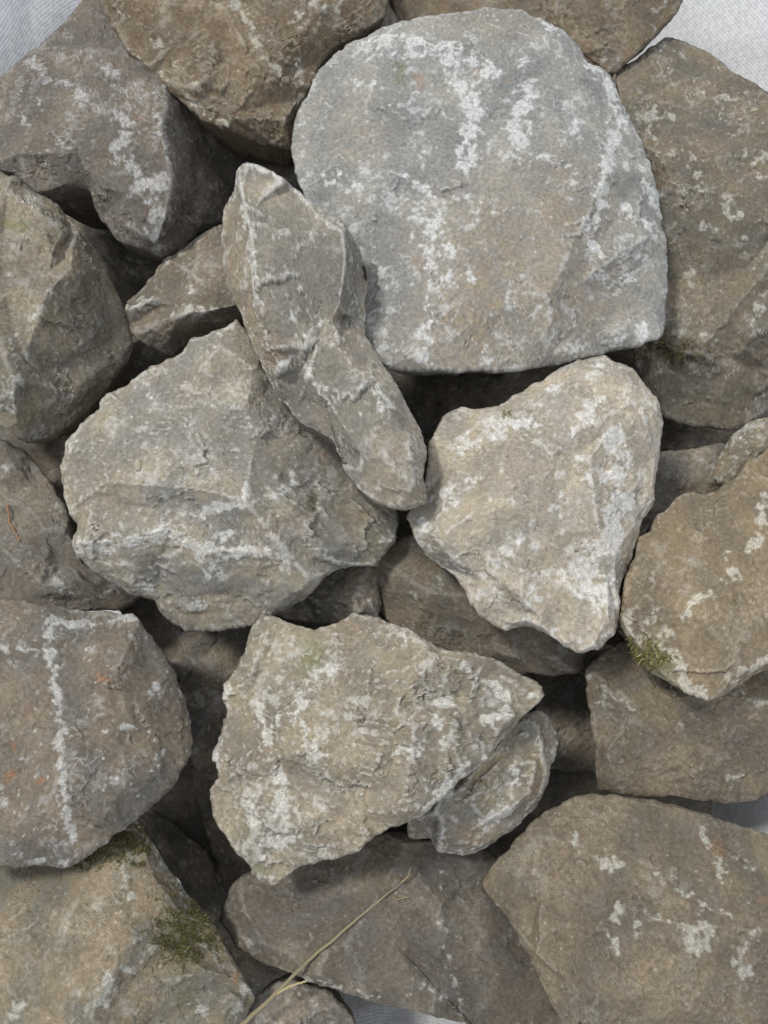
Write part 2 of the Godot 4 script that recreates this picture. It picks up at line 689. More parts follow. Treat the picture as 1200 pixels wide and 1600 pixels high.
func raster(marks: Array, lo: Vector2, mw: int, mh: int) -> PackedFloat32Array:
	var out := PackedFloat32Array()
	if marks.is_empty():
		return out
	out.resize(mw * mh)
	for mk in marks:
		var w: float = mk[0]
		var strength: float = mk[1]
		var np: int = (mk.size() - 2) / 2
		for k in maxi(np - 1, 1):
			var a := Vector2(mk[2 + k * 2], mk[3 + k * 2])
			var b := a
			if np > 1:
				b = Vector2(mk[4 + k * 2], mk[5 + k * 2])
			var reach := w * 2.5
			var x0 := maxi(0, int((minf(a.x, b.x) - reach - lo.x) / 3.0))
			var x1 := mini(mw - 1, int((maxf(a.x, b.x) + reach - lo.x) / 3.0) + 1)
			var y0 := maxi(0, int((minf(a.y, b.y) - reach - lo.y) / 3.0))
			var y1 := mini(mh - 1, int((maxf(a.y, b.y) + reach - lo.y) / 3.0) + 1)
			var ab := b - a
			var l2 := maxf(ab.length_squared(), 0.01)
			for y in range(y0, y1 + 1):
				for x in range(x0, x1 + 1):
					var p := lo + Vector2(x, y) * 3.0
					var t := clampf((p - a).dot(ab) / l2, 0, 1)
					var v := strength * (1.0 - smoothstep(0.0, reach, p.distance_to(a + ab * t)))
					if v > out[y * mw + x]:
						out[y * mw + x] = v
	return out


# ---------------------------------------------------------------- the rocks, from the top of the heap down
# o outline (x, y), eh height of its edge, eo edge heights that differ (x, y, h), p points on the face (x, y, h), T depth of the body
# w crust, t tan, r rust, g algae, e dark marks: [width, strength, x, y, ...]
func rock_data() -> void:
	rocks.append({"id": "big", "ce": 1.3, "nc": 10, "fa": 0.8, "rf": 1.0, "l": "largest rock, broad grey slab face streaked with white crust", "sm": 4,
		"o": [548,68, 600,42, 645,30, 700,22, 735,15, 800,12, 840,28, 880,45, 905,75, 918,98, 945,110, 962,135, 980,175, 1000,215, 1020,265, 1032,320, 1040,370, 1044,430, 1041,490, 1035,525, 1000,540, 950,552, 890,565, 830,577, 760,580, 690,582, 650,582, 610,578, 575,560, 545,500, 510,420, 480,320, 460,270, 456,230, 462,185, 480,150, 497,110, 520,85],
		"eh": 30, "eo": [548,68,15, 735,15,12, 905,75,25, 980,175,20, 1032,320,10, 1044,430,30, 1035,525,55, 830,577,58, 650,582,62, 545,500,35, 460,270,30],
		"p": [600,75,42, 700,72,46, 800,55,44, 870,80,46, 930,125,45, 955,170,46, 975,230,48, 995,290,50, 1012,345,48, 1022,400,52, 1020,480,66, 940,290,62, 920,370,64, 935,440,66, 960,520,72, 890,545,72, 830,555,70, 760,562,72, 670,565,70, 600,540,60, 540,300,56, 500,210,48, 520,140,46, 700,200,60, 800,200,62, 650,350,62, 760,400,68, 850,300,63, 720,480,70],
		"c0": [0.298,0.294,0.272], "c1": [0.318,0.305,0.27], "c2": [0.252,0.252,0.243], "cw": [0.660,0.660,0.640], "v": 0.35, "dots": 0.7, "cr": 0.35, "wear": 0.45, "low": 0.5, "amp": 0.65,
		"w": [[7,.9, 567,70, 590,66, 607,57, 640,66, 673,72, 717,73], [10,.8, 575,75, 600,85, 640,82, 680,78], [11,.95, 700,95, 706,115, 722,140, 740,173, 728,217, 728,263], [12,.8, 733,97, 752,104, 768,113], [14,.95, 826,140, 812,173, 808,200, 816,222], [8,.8, 822,85, 812,105], [7,.9, 918,95, 940,113, 955,140, 965,180], [9,.9, 972,190, 958,225, 942,283, 940,318, 920,360], [7,.8, 920,360, 930,390, 940,400], [8,1, 943,430], [6,.8, 973,320, 1000,347, 1017,353], [12,.8, 1007,407], [4,.8, 957,448, 987,433], [4,.8, 1000,262, 1017,313, 1033,335], [24,.72, 665,320, 672,345, 690,390, 688,420], [14,.6, 640,285, 665,300], [8,.8, 737,433], [9,.7, 673,470, 682,505], [11,.7, 663,520, 662,555], [8,.9, 765,560], [8,.9, 667,580], [14,.95, 1000,517], [5,.7, 870,550, 930,537, 975,528], [16,.5, 510,270, 560,290], [12,.55, 900,195, 880,215], [9,.6, 560,130, 610,135], [10,.5, 500,95, 480,140, 465,200], [14,.5, 720,310, 760,320], [9,.6, 790,240, 850,250], [8,.7, 915,65, 850,35]],
		"t": [[110,.75, 800,430], [90,.75, 745,505], [60,.7, 880,330], [60,.65, 900,460], [50,.3, 560,210], [30,.4, 730,35, 800,30]],
		"r": [[6.4,0.36, 657,413], [4.8,0.39, 743,113], [4.8,0.33, 652,122, 655,135], [3.2,0.33, 570,205], [3.2,0.33, 545,235], [4.8,0.26, 790,125]], "g": [[6,.6, 627,108, 626,128]],
		"e": [[22,.5, 790,180], [20,.5, 905,310], [40,.35, 590,420, 600,480], [40,.3, 640,180], [12,.5, 590,62]]})
	rocks.append({"id": "sliver", "ce": 1.9, "nc": 0, "fa": 0.45, "l": "long narrow sliver of rock leaning diagonally on the largest slab", "sm": 2, "c": [485,565], "T": 150,
		"o": [385,252, 420,262, 455,290, 500,325, 540,350, 560,385, 573,430, 570,480, 572,525, 600,570, 625,612, 650,660, 665,700, 662,750, 667,785, 650,797, 610,795, 580,782, 555,757, 540,735, 530,705, 512,682, 470,660, 440,625, 420,595, 405,560, 390,525, 378,490, 355,450, 345,400, 348,330, 365,295, 368,268],
		"eh": 85, "eo": [385,252,140, 500,325,130, 545,352,115, 573,430,72, 572,525,82, 625,612,88, 665,700,80, 650,797,75, 580,782,82, 530,705,84, 470,660,80, 405,560,92, 355,450,88, 345,400,85, 348,330,92, 368,268,125],
		"p": [376,290,146, 386,330,150, 393,370,152, 398,410,152, 403,450,148, 410,500,138, 420,545,130, 440,575,122, 430,590,104, 450,280,146, 500,335,140, 536,362,138, 540,400,136, 536,440,130, 528,480,124, 520,500,120, 535,500,92, 555,500,86, 470,470,138, 455,440,144, 440,420,148, 440,480,140, 456,505,136, 470,540,130, 462,560,112, 470,580,104, 500,530,128, 530,545,124, 560,580,120, 590,612,116, 620,660,112, 640,710,106, 648,760,98, 480,590,116, 510,630,112, 545,680,110, 575,720,106, 600,750,100, 545,620,126, 585,680,122, 615,730,112, 630,775,92, 590,770,88, 560,740,90, 470,620,94, 500,655,92, 420,400,151, 480,380,143, 600,640,122],
		"c0": [0.279,0.255,0.206], "c1": [0.319,0.279,0.216], "c2": [0.221,0.206,0.181], "v": 0.3, "dots": 0.8, "cr": 0.15, "wear": 0.6, "amp": 0.7, "low": 0.2,
		"w": [[3,1, 370,275, 380,305, 388,340, 393,370, 396,410, 401,450, 405,480], [3.5,1, 372,262, 385,254, 430,268, 480,308, 530,345, 543,366], [4,.9, 455,475, 463,505, 470,530, 468,550, 452,560, 435,575], [9,1, 588,606, 605,636], [5,.8, 545,550], [6,.8, 525,625], [5,.8, 500,500, 518,505], [4,.8, 478,570, 500,605, 520,640], [3,.7, 560,385, 572,430], [4,.6, 405,560, 430,610, 470,660], [6,.6, 640,720, 655,760], [4,.5, 408,383], [4,.8, 380,490, 395,540]],
		"t": [[18,.85, 362,350, 368,420, 385,480, 400,530], [16,.8, 420,560, 432,545], [26,.4, 610,720, 630,770]], "r": [[4.8,0.23, 425,552], [4,0.23, 640,640]], "e": [[40,.55, 480,400, 510,440], [26,.6, 450,620, 490,645], [20,.45, 440,500], [10,.5, 490,540]]})
	rocks.append({"id": "wedge", "nc": 8, "fa": 0.9, "l": "pale tan wedge shaped rock tapering down, thick white crust on one flank", "sm": 4, "T": 150,
		"o": [870,580, 905,562, 945,558, 985,575, 1010,600, 1030,630, 1036,660, 1032,700, 1025,740, 1025,780, 1005,810, 1000,840, 985,880, 970,920, 968,960, 960,990, 935,1015, 905,1022, 880,1010, 855,990, 820,980, 790,985, 760,970, 735,945, 715,905, 690,885, 665,865, 645,835, 636,805, 658,770, 668,730, 672,690, 690,655, 720,638, 745,640, 790,628, 835,600],
		"eh": 40, "eo": [905,562,35, 1010,600,30, 1036,660,30, 1025,780,25, 985,880,35, 960,990,62, 905,1022,62, 820,980,25, 760,970,12, 690,885,25, 636,805,50, 668,730,48, 690,655,40, 745,640,52, 835,600,48],
		"p": [930,580,58, 975,605,66, 1003,640,76, 1008,700,82, 1000,760,82, 985,805,84, 962,850,90, 950,900,92, 950,960,84, 925,1003,76, 880,985,80, 830,945,84, 780,905,82, 740,880,78, 700,862,70, 664,820,70, 690,790,84, 705,740,76, 700,700,66, 722,660,62, 740,690,90, 790,660,88, 850,620,80, 900,600,76, 850,700,106, 800,760,104, 910,680,108, 960,720,106, 900,800,112, 860,880,106, 930,840,112, 760,830,96, 815,800,100, 830,790,100, 910,940,100],
		"c0": [0.40,0.355,0.285], "c1": [0.445,0.385,0.295], "c2": [0.36,0.335,0.29], "cw": [0.720,0.700,0.660], "v": 0.3, "dots": 0.3, "cr": 0.4, "wear": 0.5, "amp": 0.8, "low": 0.6,
		"w": [[15,.85, 767,668, 795,660, 822,655], [13,.85, 723,698, 735,690], [11,.9, 913,652, 928,624], [4,.8, 895,680, 905,662], [14,.95, 957,687, 972,720, 968,745, 932,745], [9,.8, 908,720], [17,.95, 972,778, 960,800], [9,.9, 877,778, 868,797], [18,1, 957,811, 950,855], [22,1, 906,892, 930,915, 950,935], [10,.7, 825,921, 840,915], [11,.85, 660,822, 666,845], [11,.75, 730,753, 700,775], [9,.8, 950,985], [9,.6, 869,991], [5,.7, 755,900, 770,915], [10,.6, 935,580, 900,590, 860,605], [8,.6, 990,620, 1003,650], [10,.5, 700,870, 740,890], [5,.7, 805,845, 815,825], [6,.6, 885,805]],
		"t": [[60,.3, 790,720], [40,.3, 850,900]], "e": [[9,.7, 945,877], [3,.5, 858,680, 840,720, 820,760, 815,800], [20,.3, 880,680]]})
	rocks.append({"id": "shield", "ce": 1.6, "nc": 9, "fa": 0.8, "l": "broad grey brown rock under the sliver, flat face over a chipped pale front", "sm": 3, "T": 160, "st": 0.4, "sa": -4,
		"o": [328,520, 350,510, 370,500, 388,520, 405,560, 430,600, 470,650, 520,670, 560,720, 600,770, 622,800, 620,840, 600,870, 590,884, 560,885, 520,892, 490,925, 450,952, 400,975, 340,987, 290,987, 265,970, 240,940, 200,925, 150,895, 125,870, 112,848, 120,820, 100,780, 96,730, 105,690, 130,660, 155,640, 165,615, 200,600, 240,570, 280,555, 300,530],
		"c": [350,740], "eh": 15, "eo": [350,510,30, 470,650,25, 622,800,-5, 590,884,0, 520,892,-10, 450,952,-35, 340,987,-55, 265,970,-45, 200,925,-20, 112,848,20, 96,730,15, 165,615,20, 280,555,24],
		"p": [345,540,45, 300,600,50, 240,620,48, 180,670,46, 150,740,44, 140,800,46, 130,848,36, 180,846,44, 235,836,52, 270,822,56, 300,846,54, 320,862,50, 370,862,44, 430,864,40, 480,868,34, 540,876,22, 300,800,60, 341,788,62, 425,776,62, 455,758,58, 465,720,54, 480,690,46, 510,735,38, 500,745,44, 560,800,26, 590,850,14, 380,640,56, 420,700,58, 300,700,58, 250,720,54, 400,580,46, 380,820,50, 470,800,46, 520,820,34, 520,780,34, 250,890,12, 300,920,0, 350,935,-8, 420,920,0, 290,945,-18, 350,960,-28, 480,900,12, 190,885,18, 400,950,-22, 390,840,50],
		"c0": [0.281,0.257,0.214], "c1": [0.321,0.281,0.214], "c2": [0.260,0.250,0.224], "v": 0.35, "dots": 0.7, "cr": 0.28, "wear": 0.55, "amp": 0.65, "low": 0.5,
		"w": [[8,1, 122,858, 165,852, 205,842, 250,836], [10,1, 255,826, 285,838, 305,858, 340,867, 385,858, 410,862], [12,.7, 272,815], [6,.9, 455,760, 425,777, 380,786, 341,790, 313,807], [5,.8, 463,723, 458,758], [12,.5, 380,770, 420,750], [6,.9, 341,520, 365,507], [4,1, 509,866, 535,881, 588,882], [12,.7, 165,876, 185,882], [6,.8, 210,905, 235,920], [6,.8, 285,945, 325,946], [8,.8, 323,890, 345,900], [10,.75, 430,866, 455,880], [10,.65, 486,830], [7,.7, 330,840, 365,835], [14,.4, 230,610], [7,.6, 105,700, 130,665], [10,.45, 150,790], [4,.7, 400,540, 412,570], [5,.6, 520,660, 480,650], [8,.5, 360,660, 420,680], [5,.8, 620,825, 600,845]],
		"t": [[50,.35, 130,760], [20,.5, 470,810], [24,.4, 330,965, 400,960]], "r": [[6.4,0.2, 505,715], [6.4,0.2, 565,805]], "g": [[6,.45, 492,783], [4,.4, 200,793]], "e": [[16,.4, 400,720], [30,.3, 330,640], [14,.4, 510,840]]})
	rocks.append({"id": "prow", "ce": 1.9, "fa": 1.5, "l": "rough brown rock pointing sideways, white veins, propped over two smaller stones", "sm": 3, "T": 170, "st": 0.8, "sa": 8, "c": [545,1155],
		"o": [410,962, 435,964, 460,974, 490,985, 520,975, 550,960, 600,968, 640,985, 685,1012, 730,1018, 780,1032, 820,1055, 850,1072, 848,1090, 825,1115, 790,1150, 760,1190, 720,1220, 670,1265, 640,1285, 600,1300, 550,1335, 500,1348, 470,1352, 432,1382, 402,1377, 385,1350, 355,1310, 330,1270, 328,1235, 340,1215, 330,1180, 345,1150, 352,1110, 350,1070, 370,1040, 385,1010, 395,975],
		"eh": 30, "eo": [410,962,0, 490,985,45, 550,960,65, 685,1012,70, 850,1072,75, 790,1150,72, 670,1265,70, 550,1335,60, 470,1352,48, 432,1382,5, 402,1377,5, 385,1350,45, 330,1270,5, 328,1235,5, 350,1070,-5],
		"p": [495,1000,66, 530,1000,84, 552,985,86, 600,1000,86, 690,1030,88, 780,1055,90, 825,1080,88, 780,1140,92, 720,1200,90, 660,1245,88, 560,1315,80, 480,1335,74, 405,1335,66, 480,1065,86, 468,1110,84, 480,1160,88, 495,1190,92, 440,1210,76, 438,1270,78, 400,1100,44, 415,1135,54, 430,1000,30, 440,1050,48, 380,1180,32, 365,1260,36, 390,1240,58, 400,1290,66, 560,1080,98, 640,1100,104, 700,1120,102, 600,1180,104, 560,1240,98, 640,1200,100, 500,1270,90, 660,1150,106, 665,1158,98, 420,1345,56],
		"c0": [0.284,0.245,0.186], "c1": [0.319,0.270,0.196], "c2": [0.245,0.221,0.181], "cw": [0.640,0.625,0.570], "v": 0.5, "dots": 0.4, "cr": 0.33, "wear": 0.6, "amp": 0.95, "low": 0.5,
		"w": [[6,.95, 476,1068, 467,1116, 481,1154, 486,1182, 512,1182], [6,.9, 398,1101, 405,1120, 414,1140, 424,1165], [8,.9, 433,1205, 440,1240, 436,1272], [6,.85, 391,1245, 390,1285], [9,.9, 405,1334, 430,1320, 455,1312], [8,.85, 495,1049, 520,1047, 540,1044], [7,.9, 723,1044, 766,1068, 790,1087, 804,1111, 756,1125], [8,.9, 685,1097, 700,1098], [4,.9, 619,1130, 661,1130], [9,.85, 695,1144, 680,1120], [5,.9, 628,1173, 660,1172, 690,1168], [6,1, 666,1260, 690,1240, 723,1211], [5,.7, 430,1130, 455,1118], [6,.6, 760,1165, 720,1205], [5,.8, 335,1200, 345,1170], [5,.7, 350,1100, 360,1060], [12,.45, 600,975, 640,990], [5,.7, 640,1290, 600,1302], [5,.7, 530,1230, 560,1232], [6,.6, 820,1075, 835,1085]],
		"t": [[15,.8, 552,985, 540,992], [40,.3, 560,1270], [20,.45, 420,1160, 425,1200]], "g": [[14,.6, 486,1018, 480,1035], [12,.45, 390,1310], [8,.5, 400,1362]], "e": [[26,.45, 600,1080], [26,.4, 640,1150], [14,.5, 605,1222], [20,.35, 370,1140], [16,.3, 530,1120]]})
	rocks.append({"id": "golden", "ce": 1.8, "nc": 6, "fa": 0.7, "l": "brown slab with golden ochre tint and mossy pale lip", "sm": 3, "T": 130, "c": [1140,900],
		"o": [1290,700, 1230,685, 1205,692, 1182,716, 1168,722, 1152,744, 1122,764, 1098,772, 1072,768, 1056,776, 1044,792, 1026,804, 1016,830, 1000,840, 992,872, 984,888, 974,925, 970,970, 985,1005, 1005,1040, 1040,1066, 1078,1086, 1105,1096, 1130,1085, 1160,1066, 1200,1046, 1260,1020, 1300,980, 1310,800],
		"eh": 25, "eo": [1205,700,10, 1062,770,20, 990,880,30, 970,970,30, 1005,1040,0, 1078,1086,20, 1105,1096,25, 1160,1066,20, 1260,1020,20],
		"p": [985,970,44, 1030,1014,50, 1055,1024,52, 1067,1050,48, 1078,1072,44, 1110,1075,46, 1140,1056,48, 1190,1025,50, 1250,990,46, 1080,800,38, 1040,850,46, 1120,900,58, 1100,970,60, 1170,960,58, 1180,860,54, 1160,790,44, 1210,760,30, 1230,880,46, 1010,930,50],
		"c0": [0.233,0.187,0.128], "c1": [0.264,0.204,0.128], "c2": [0.198,0.163,0.123], "cw": [0.600,0.560,0.470], "v": 0.15, "dots": 0.4, "cr": 0.15, "wear": 0.4, "low": 0.4, "amp": 0.6,
		"w": [[5,.95, 1070,962, 1082,945, 1092,932, 1117,930], [8,.9, 1152,896, 1145,905], [6,.85, 1140,870], [6,.85, 1171,861, 1187,840, 1187,800, 1193,780], [6,.95, 978,965, 985,989, 1010,1003, 1032,1016, 1055,1024, 1066,1048, 1074,1076, 1100,1086], [18,.6, 1028,969, 1035,985], [6,.95, 1140,1063, 1165,1045, 1195,1030], [7,.5, 1105,830], [5,.6, 975,935], [4,.6, 1130,910]],
		"t": [[60,.5, 1110,1010], [20,.7, 1092,973, 1120,950], [18,.7, 1195,880, 1195,960], [14,.6, 1140,940]], "g": [[16,.5, 1025,1045]], "e": [[50,.35, 1100,860], [16,.4, 1118,990]]})
	rocks.append({"id": "block_left", "nc": 8, "fa": 0.8, "l": "dark brown block with a white vertical vein and tiny orange spots", "sm": 3, "T": 170,
		"o": [-70,930, 0,934, 60,942, 130,955, 208,960, 230,985, 260,1030, 285,1080, 300,1130, 298,1180, 270,1230, 220,1275, 180,1305, 150,1330, 110,1356, 60,1352, 0,1358, -70,1352, -90,1140],
		"eh": 0, "eo": [0,934,0, 208,960,5, 285,1080,-20, 300,1130,-25, 270,1230,-12, 150,1330,8, 60,1352,15, -70,1352,10],
		"p": [75,970,24, 75,1010,30, 88,1080,36, 95,1150,38, 100,1220,36, 108,1310,28, 25,1016,18, -40,1020,14, 30,1100,22, 30,1200,22, 30,1320,26, 130,976,20, 205,968,14, 160,1040,30, 180,1120,28, 250,1090,8, 270,1150,2, 200,1220,20, 250,1200,4, 140,1300,22, 230,1010,8],
		"c0": [0.174,0.152,0.122], "c1": [0.196,0.161,0.122], "c2": [0.152,0.144,0.131], "cw": [0.504,0.495,0.468], "v": 0.55, "dots": 0.8, "cr": 0.22, "wear": 0.35, "amp": 0.8, "low": 0.5,
		"w": [[6,.95, 78,968, 75,1000, 82,1040, 90,1090, 95,1140, 95,1175, 101,1215, 106,1275, 112,1315], [5,.85, 0,1015, 25,1014, 65,1017, 77,1005], [5,.85, 82,972, 125,975, 170,972, 213,966], [9,.75, 135,1030, 145,1015], [7,.8, 170,1142, 195,1140], [5,.75, 240,1075, 232,1090], [6,.75, 255,1180, 240,1195], [7,.75, 5,1255, 0,1240], [4,.8, 35,1185, 48,1195], [6,.6, 210,1235], [6,.7, 50,1345, 110,1350], [5,.6, 285,1080, 297,1130], [8,.6, 25,1040], [5,.6, 25,1340, 20,1320], [6,.6, 175,1215], [5,.6, 100,1000, 95,1030]],
		"r": [[4,0.59, 152,1061, 166,1060], [3.2,0.62, 22,1166], [4,0.59, 66,1220], [3.2,0.59, 12,1208, 12,1225], [3.2,0.26, 240,1070], [7.2,0.16, 45,1110]], "t": [[60,.3, 30,1120], [50,.25, 230,1100]]})
	rocks.append({"id": "left_upper", "ce": 1.7, "nc": 5, "l": "rounded rock at the bag side, pale lit top edge and a long steep flank", "sm": 4, "T": 150,
		"o": [-70,310, 0,270, 40,285, 90,320, 130,365, 165,410, 185,460, 208,540, 195,572, 150,630, 110,665, 75,685, 40,690, 0,665, -70,640, -100,480],
		"eh": -20, "eo": [0,270,0, 90,320,-10, 185,460,-75, 208,540,-95, 110,665,-75, 40,690,-40, 0,665,-5, -70,640,0, -70,310,0],
		"p": [20,300,26, 60,330,34, 80,400,38, 72,460,36, 55,510,34, 30,580,28, 15,640,18, 0,400,40, 0,500,38, -50,500,30, 130,430,-2, 150,520,-25, 100,560,0, 120,620,-40, 110,480,8, 60,640,-22, 100,360,20, 75,600,-5],
		"c0": [0.226,0.196,0.148], "c1": [0.261,0.222,0.161], "c2": [0.191,0.178,0.152], "cw": [0.504,0.491,0.441], "v": 0.3, "dots": 0.3, "cr": 0.25, "wear": 0.35, "amp": 1.1, "low": 0.9,
		"w": [[9,.85, 15,545, 28,550], [7,.75, 55,495, 70,475], [6,.7, 30,520, 25,580, 12,640], [8,.5, 0,425, 40,415], [8,.5, 20,300, 60,320], [5,.6, 45,505, 80,455]], "t": [[40,.4, 30,380], [30,.4, 70,410]], "g": [[5,.5, 5,353, 45,350]]})
	rocks.append({"id": "top_left", "ce": 1.5, "l": "rich brown rock with rough fractured face, wedged above the sliver", "sm": 3, "T": 170, "st": 0.6, "sa": 38,
		"o": [148,-60, 152,-10, 172,40, 205,85, 240,120, 270,148, 320,188, 375,210, 430,230, 455,233, 462,190, 480,145, 500,105, 520,78, 560,56, 600,26, 606,0, 600,-90, 400,-150, 220,-120],
		"eh": 20, "eo": [172,40,25, 270,148,20, 375,210,0, 455,233,-15, 480,145,0, 560,56,0, 606,0,0],
		"p": [215,75,44, 300,140,42, 370,185,32, 430,205,20, 455,160,22, 430,110,50, 405,70,58, 385,30,60, 370,-10,60, 300,40,56, 340,110,54, 500,30,34, 540,20,26, 470,60,42, 250,-20,50, 450,-80,40],
		"c0": [0.178,0.135,0.091], "c1": [0.204,0.157,0.104], "c2": [0.161,0.135,0.104], "cw": [0.495,0.468,0.396], "v": 0.2, "dots": 0.5, "cr": 0.2, "wear": 0.4, "amp": 1.0, "low": 0.6,
		"w": [[5,.95, 365,0, 378,20, 392,42, 400,65, 412,88, 438,112], [15,.65, 470,32, 490,20, 505,8], [8,.9, 530,6], [3,.9, 205,82, 225,100], [6,.85, 240,62, 252,66], [5,.9, 292,148, 305,160], [4,.9, 320,178, 350,195], [4,.8, 255,120, 270,135], [8,.7, 465,150], [7,.6, 462,95, 470,120], [4,.7, 300,128, 330,148], [3,.7, 185,5, 198,30], [4,.6, 275,95, 280,110], [8,.5, 385,45]],
		"t": [[12,.7, 300,2, 340,5, 350,12], [60,.35, 430,180], [30,.4, 400,60]], "g": [[5,.5, 363,192]]})
	rocks.append({"id": "slope_left", "ce": 1.3, "nc": 3, "fa": 0.8, "l": "brown rock with white crusted ridge dropping into a dark gap", "sm": 3, "T": 140,
		"o": [-70,180, 0,118, 60,70, 128,4, 150,-30, 200,40, 250,110, 300,165, 345,195, 375,215, 390,240, 370,290, 352,345, 310,365, 285,392, 250,400, 215,390, 180,372, 157,342, 137,297, 100,292, 55,303, 20,272, -70,250],
		"c": [190,215], "eh": -25, "eo": [0,118,-35, 128,4,-35, 250,110,-10, 345,195,-90, 390,240,-150, 352,345,-150, 285,392,-95, 250,400,-60, 157,342,-45, 100,292,-40, 20,272,-35],
		"p": [70,120,-8, 130,150,0, 175,115,0, 240,140,4, 262,165,0, 252,200,6, 262,240,2, 270,290,-4, 258,340,-14, 245,380,-34, 200,240,8, 150,230,4, 200,300,-4, 120,240,-6, 60,200,-8, 30,240,-16, 185,345,-22, 300,220,-55, 310,300,-85, 295,350,-85, 345,260,-120, 150,60,-10, 150,290,-12],
		"c0": [0.170,0.148,0.122], "c1": [0.191,0.161,0.126], "c2": [0.148,0.135,0.117], "cw": [0.468,0.459,0.441], "v": 0.7, "dots": 0.6, "cr": 0.2, "wear": 0.3, "amp": 0.8, "low": 0.5,
		"w": [[5,.9, 45,90, 55,105, 70,120, 95,127, 120,140, 155,168], [12,.8, 130,152], [11,.75, 170,112, 180,120], [10,.85, 190,175, 205,205, 180,230], [14,.9, 200,258, 225,292, 258,285], [14,.9, 245,310, 252,330], [9,.85, 240,345, 246,388], [4,.9, 243,180, 255,205, 264,240, 268,275], [5,.85, 255,155, 262,140], [3,.8, 33,157, 32,180, 46,203], [3,.8, 30,270, 35,250, 65,240, 75,260], [4,.7, 75,235, 108,228], [4,.8, 60,157, 65,172], [6,.6, 175,255], [9,.5, 140,120], [5,.5, 90,60]],
		"r": [[4,0.26, 217,188], [4,0.26, 228,330]]})
	rocks.append({"id": "top_mid", "l": "brown rock wedged behind the top edge of the largest slab", "sm": 3, "T": 130, "sp": 2.4,
		"o": [612,-90, 610,0, 622,40, 700,60, 800,60, 870,80, 930,110, 955,118, 985,95, 1020,62, 1045,35, 1068,0, 1090,-90, 850,-150],
		"eh": -35, "eo": [622,40,-30, 930,110,-70, 1020,62,-50, 1068,0,-45],
		"p": [700,10,-10, 800,-10,0, 880,40,-12, 940,70,-30, 1000,40,-20, 1030,0,-15, 950,0,-5, 850,-80,0],
		"c0": [0.187,0.148,0.104], "c1": [0.213,0.165,0.109], "c2": [0.157,0.135,0.109], "cw": [0.450,0.441,0.414], "v": 0.35, "dots": 0.4, "cr": 0.15, "wear": 0.25,
		"w": [[4,.9, 1040,5, 1025,22], [9,.8, 952,98], [4,.8, 1020,42], [5,.6, 720,5]], "t": [[50,.4, 900,20]]})
	rocks.append({"id": "right_upper", "l": "brown rock beside the white bag, squiggled white crust and layered front", "sm": 3, "T": 120, "c": [1140,360], "st": 0.5, "sa": 2,
		"o": [962,112, 985,98, 1012,78, 1040,58, 1075,68, 1110,82, 1150,115, 1200,143, 1290,195, 1330,360, 1320,560, 1210,640, 1150,672, 1090,668, 1040,655, 1000,600, 985,520, 990,400, 985,250, 966,150],
		"eh": -60, "eo": [962,112,-90, 1040,58,-65, 1110,82,-50, 1290,195,-40, 1320,560,-60, 1210,640,-130, 1090,668,-140, 1000,600,-120, 985,250,-60],
		"p": [1000,185,-24, 1020,150,-36, 1060,120,-34, 1100,150,-22, 1180,190,-16, 1040,260,-12, 1120,300,-8, 1200,350,-6, 1030,400,-10, 1060,470,-8, 1045,515,-16, 1080,528,-14, 1130,538,-14, 1200,540,-14, 1280,530,-18, 1150,450,-4, 1050,560,-70, 1130,575,-60, 1200,585,-62, 1080,620,-105, 1160,630,-98, 1270,400,-8, 1070,190,-16],
		"c0": [0.174,0.152,0.117], "c1": [0.196,0.161,0.117], "c2": [0.157,0.144,0.122], "cw": [0.468,0.450,0.396], "v": 0.9, "dots": 0.8, "cr": 0.28, "wear": 0.3, "amp": 0.9, "low": 0.6,
		"w": [[7,.85, 1000,185, 1020,178, 1042,180], [5,.85, 1040,240, 1060,236, 1080,247, 1090,275], [4,.8, 1020,248, 1030,240], [4,.8, 1125,172, 1122,155, 1145,150, 1165,152], [5,.75, 1140,305, 1135,330, 1148,345, 1160,330], [6,.7, 1160,238, 1175,250, 1195,245], [8,.7, 1075,430, 1085,445], [5,.7, 1010,205, 1022,220], [5,.6, 1070,300, 1095,295], [7,.6, 1180,500, 1190,460], [5,.7, 1185,278, 1198,275], [6,.6, 1100,350, 1115,365], [4,.6, 1000,60, 1070,85], [5,.6, 1060,565, 1130,560], [6,.6, 1165,370], [5,.7, 1150,200, 1140,190], [6,.6, 1060,520, 1120,530]], "t": [[40,.3, 1100,510]]})
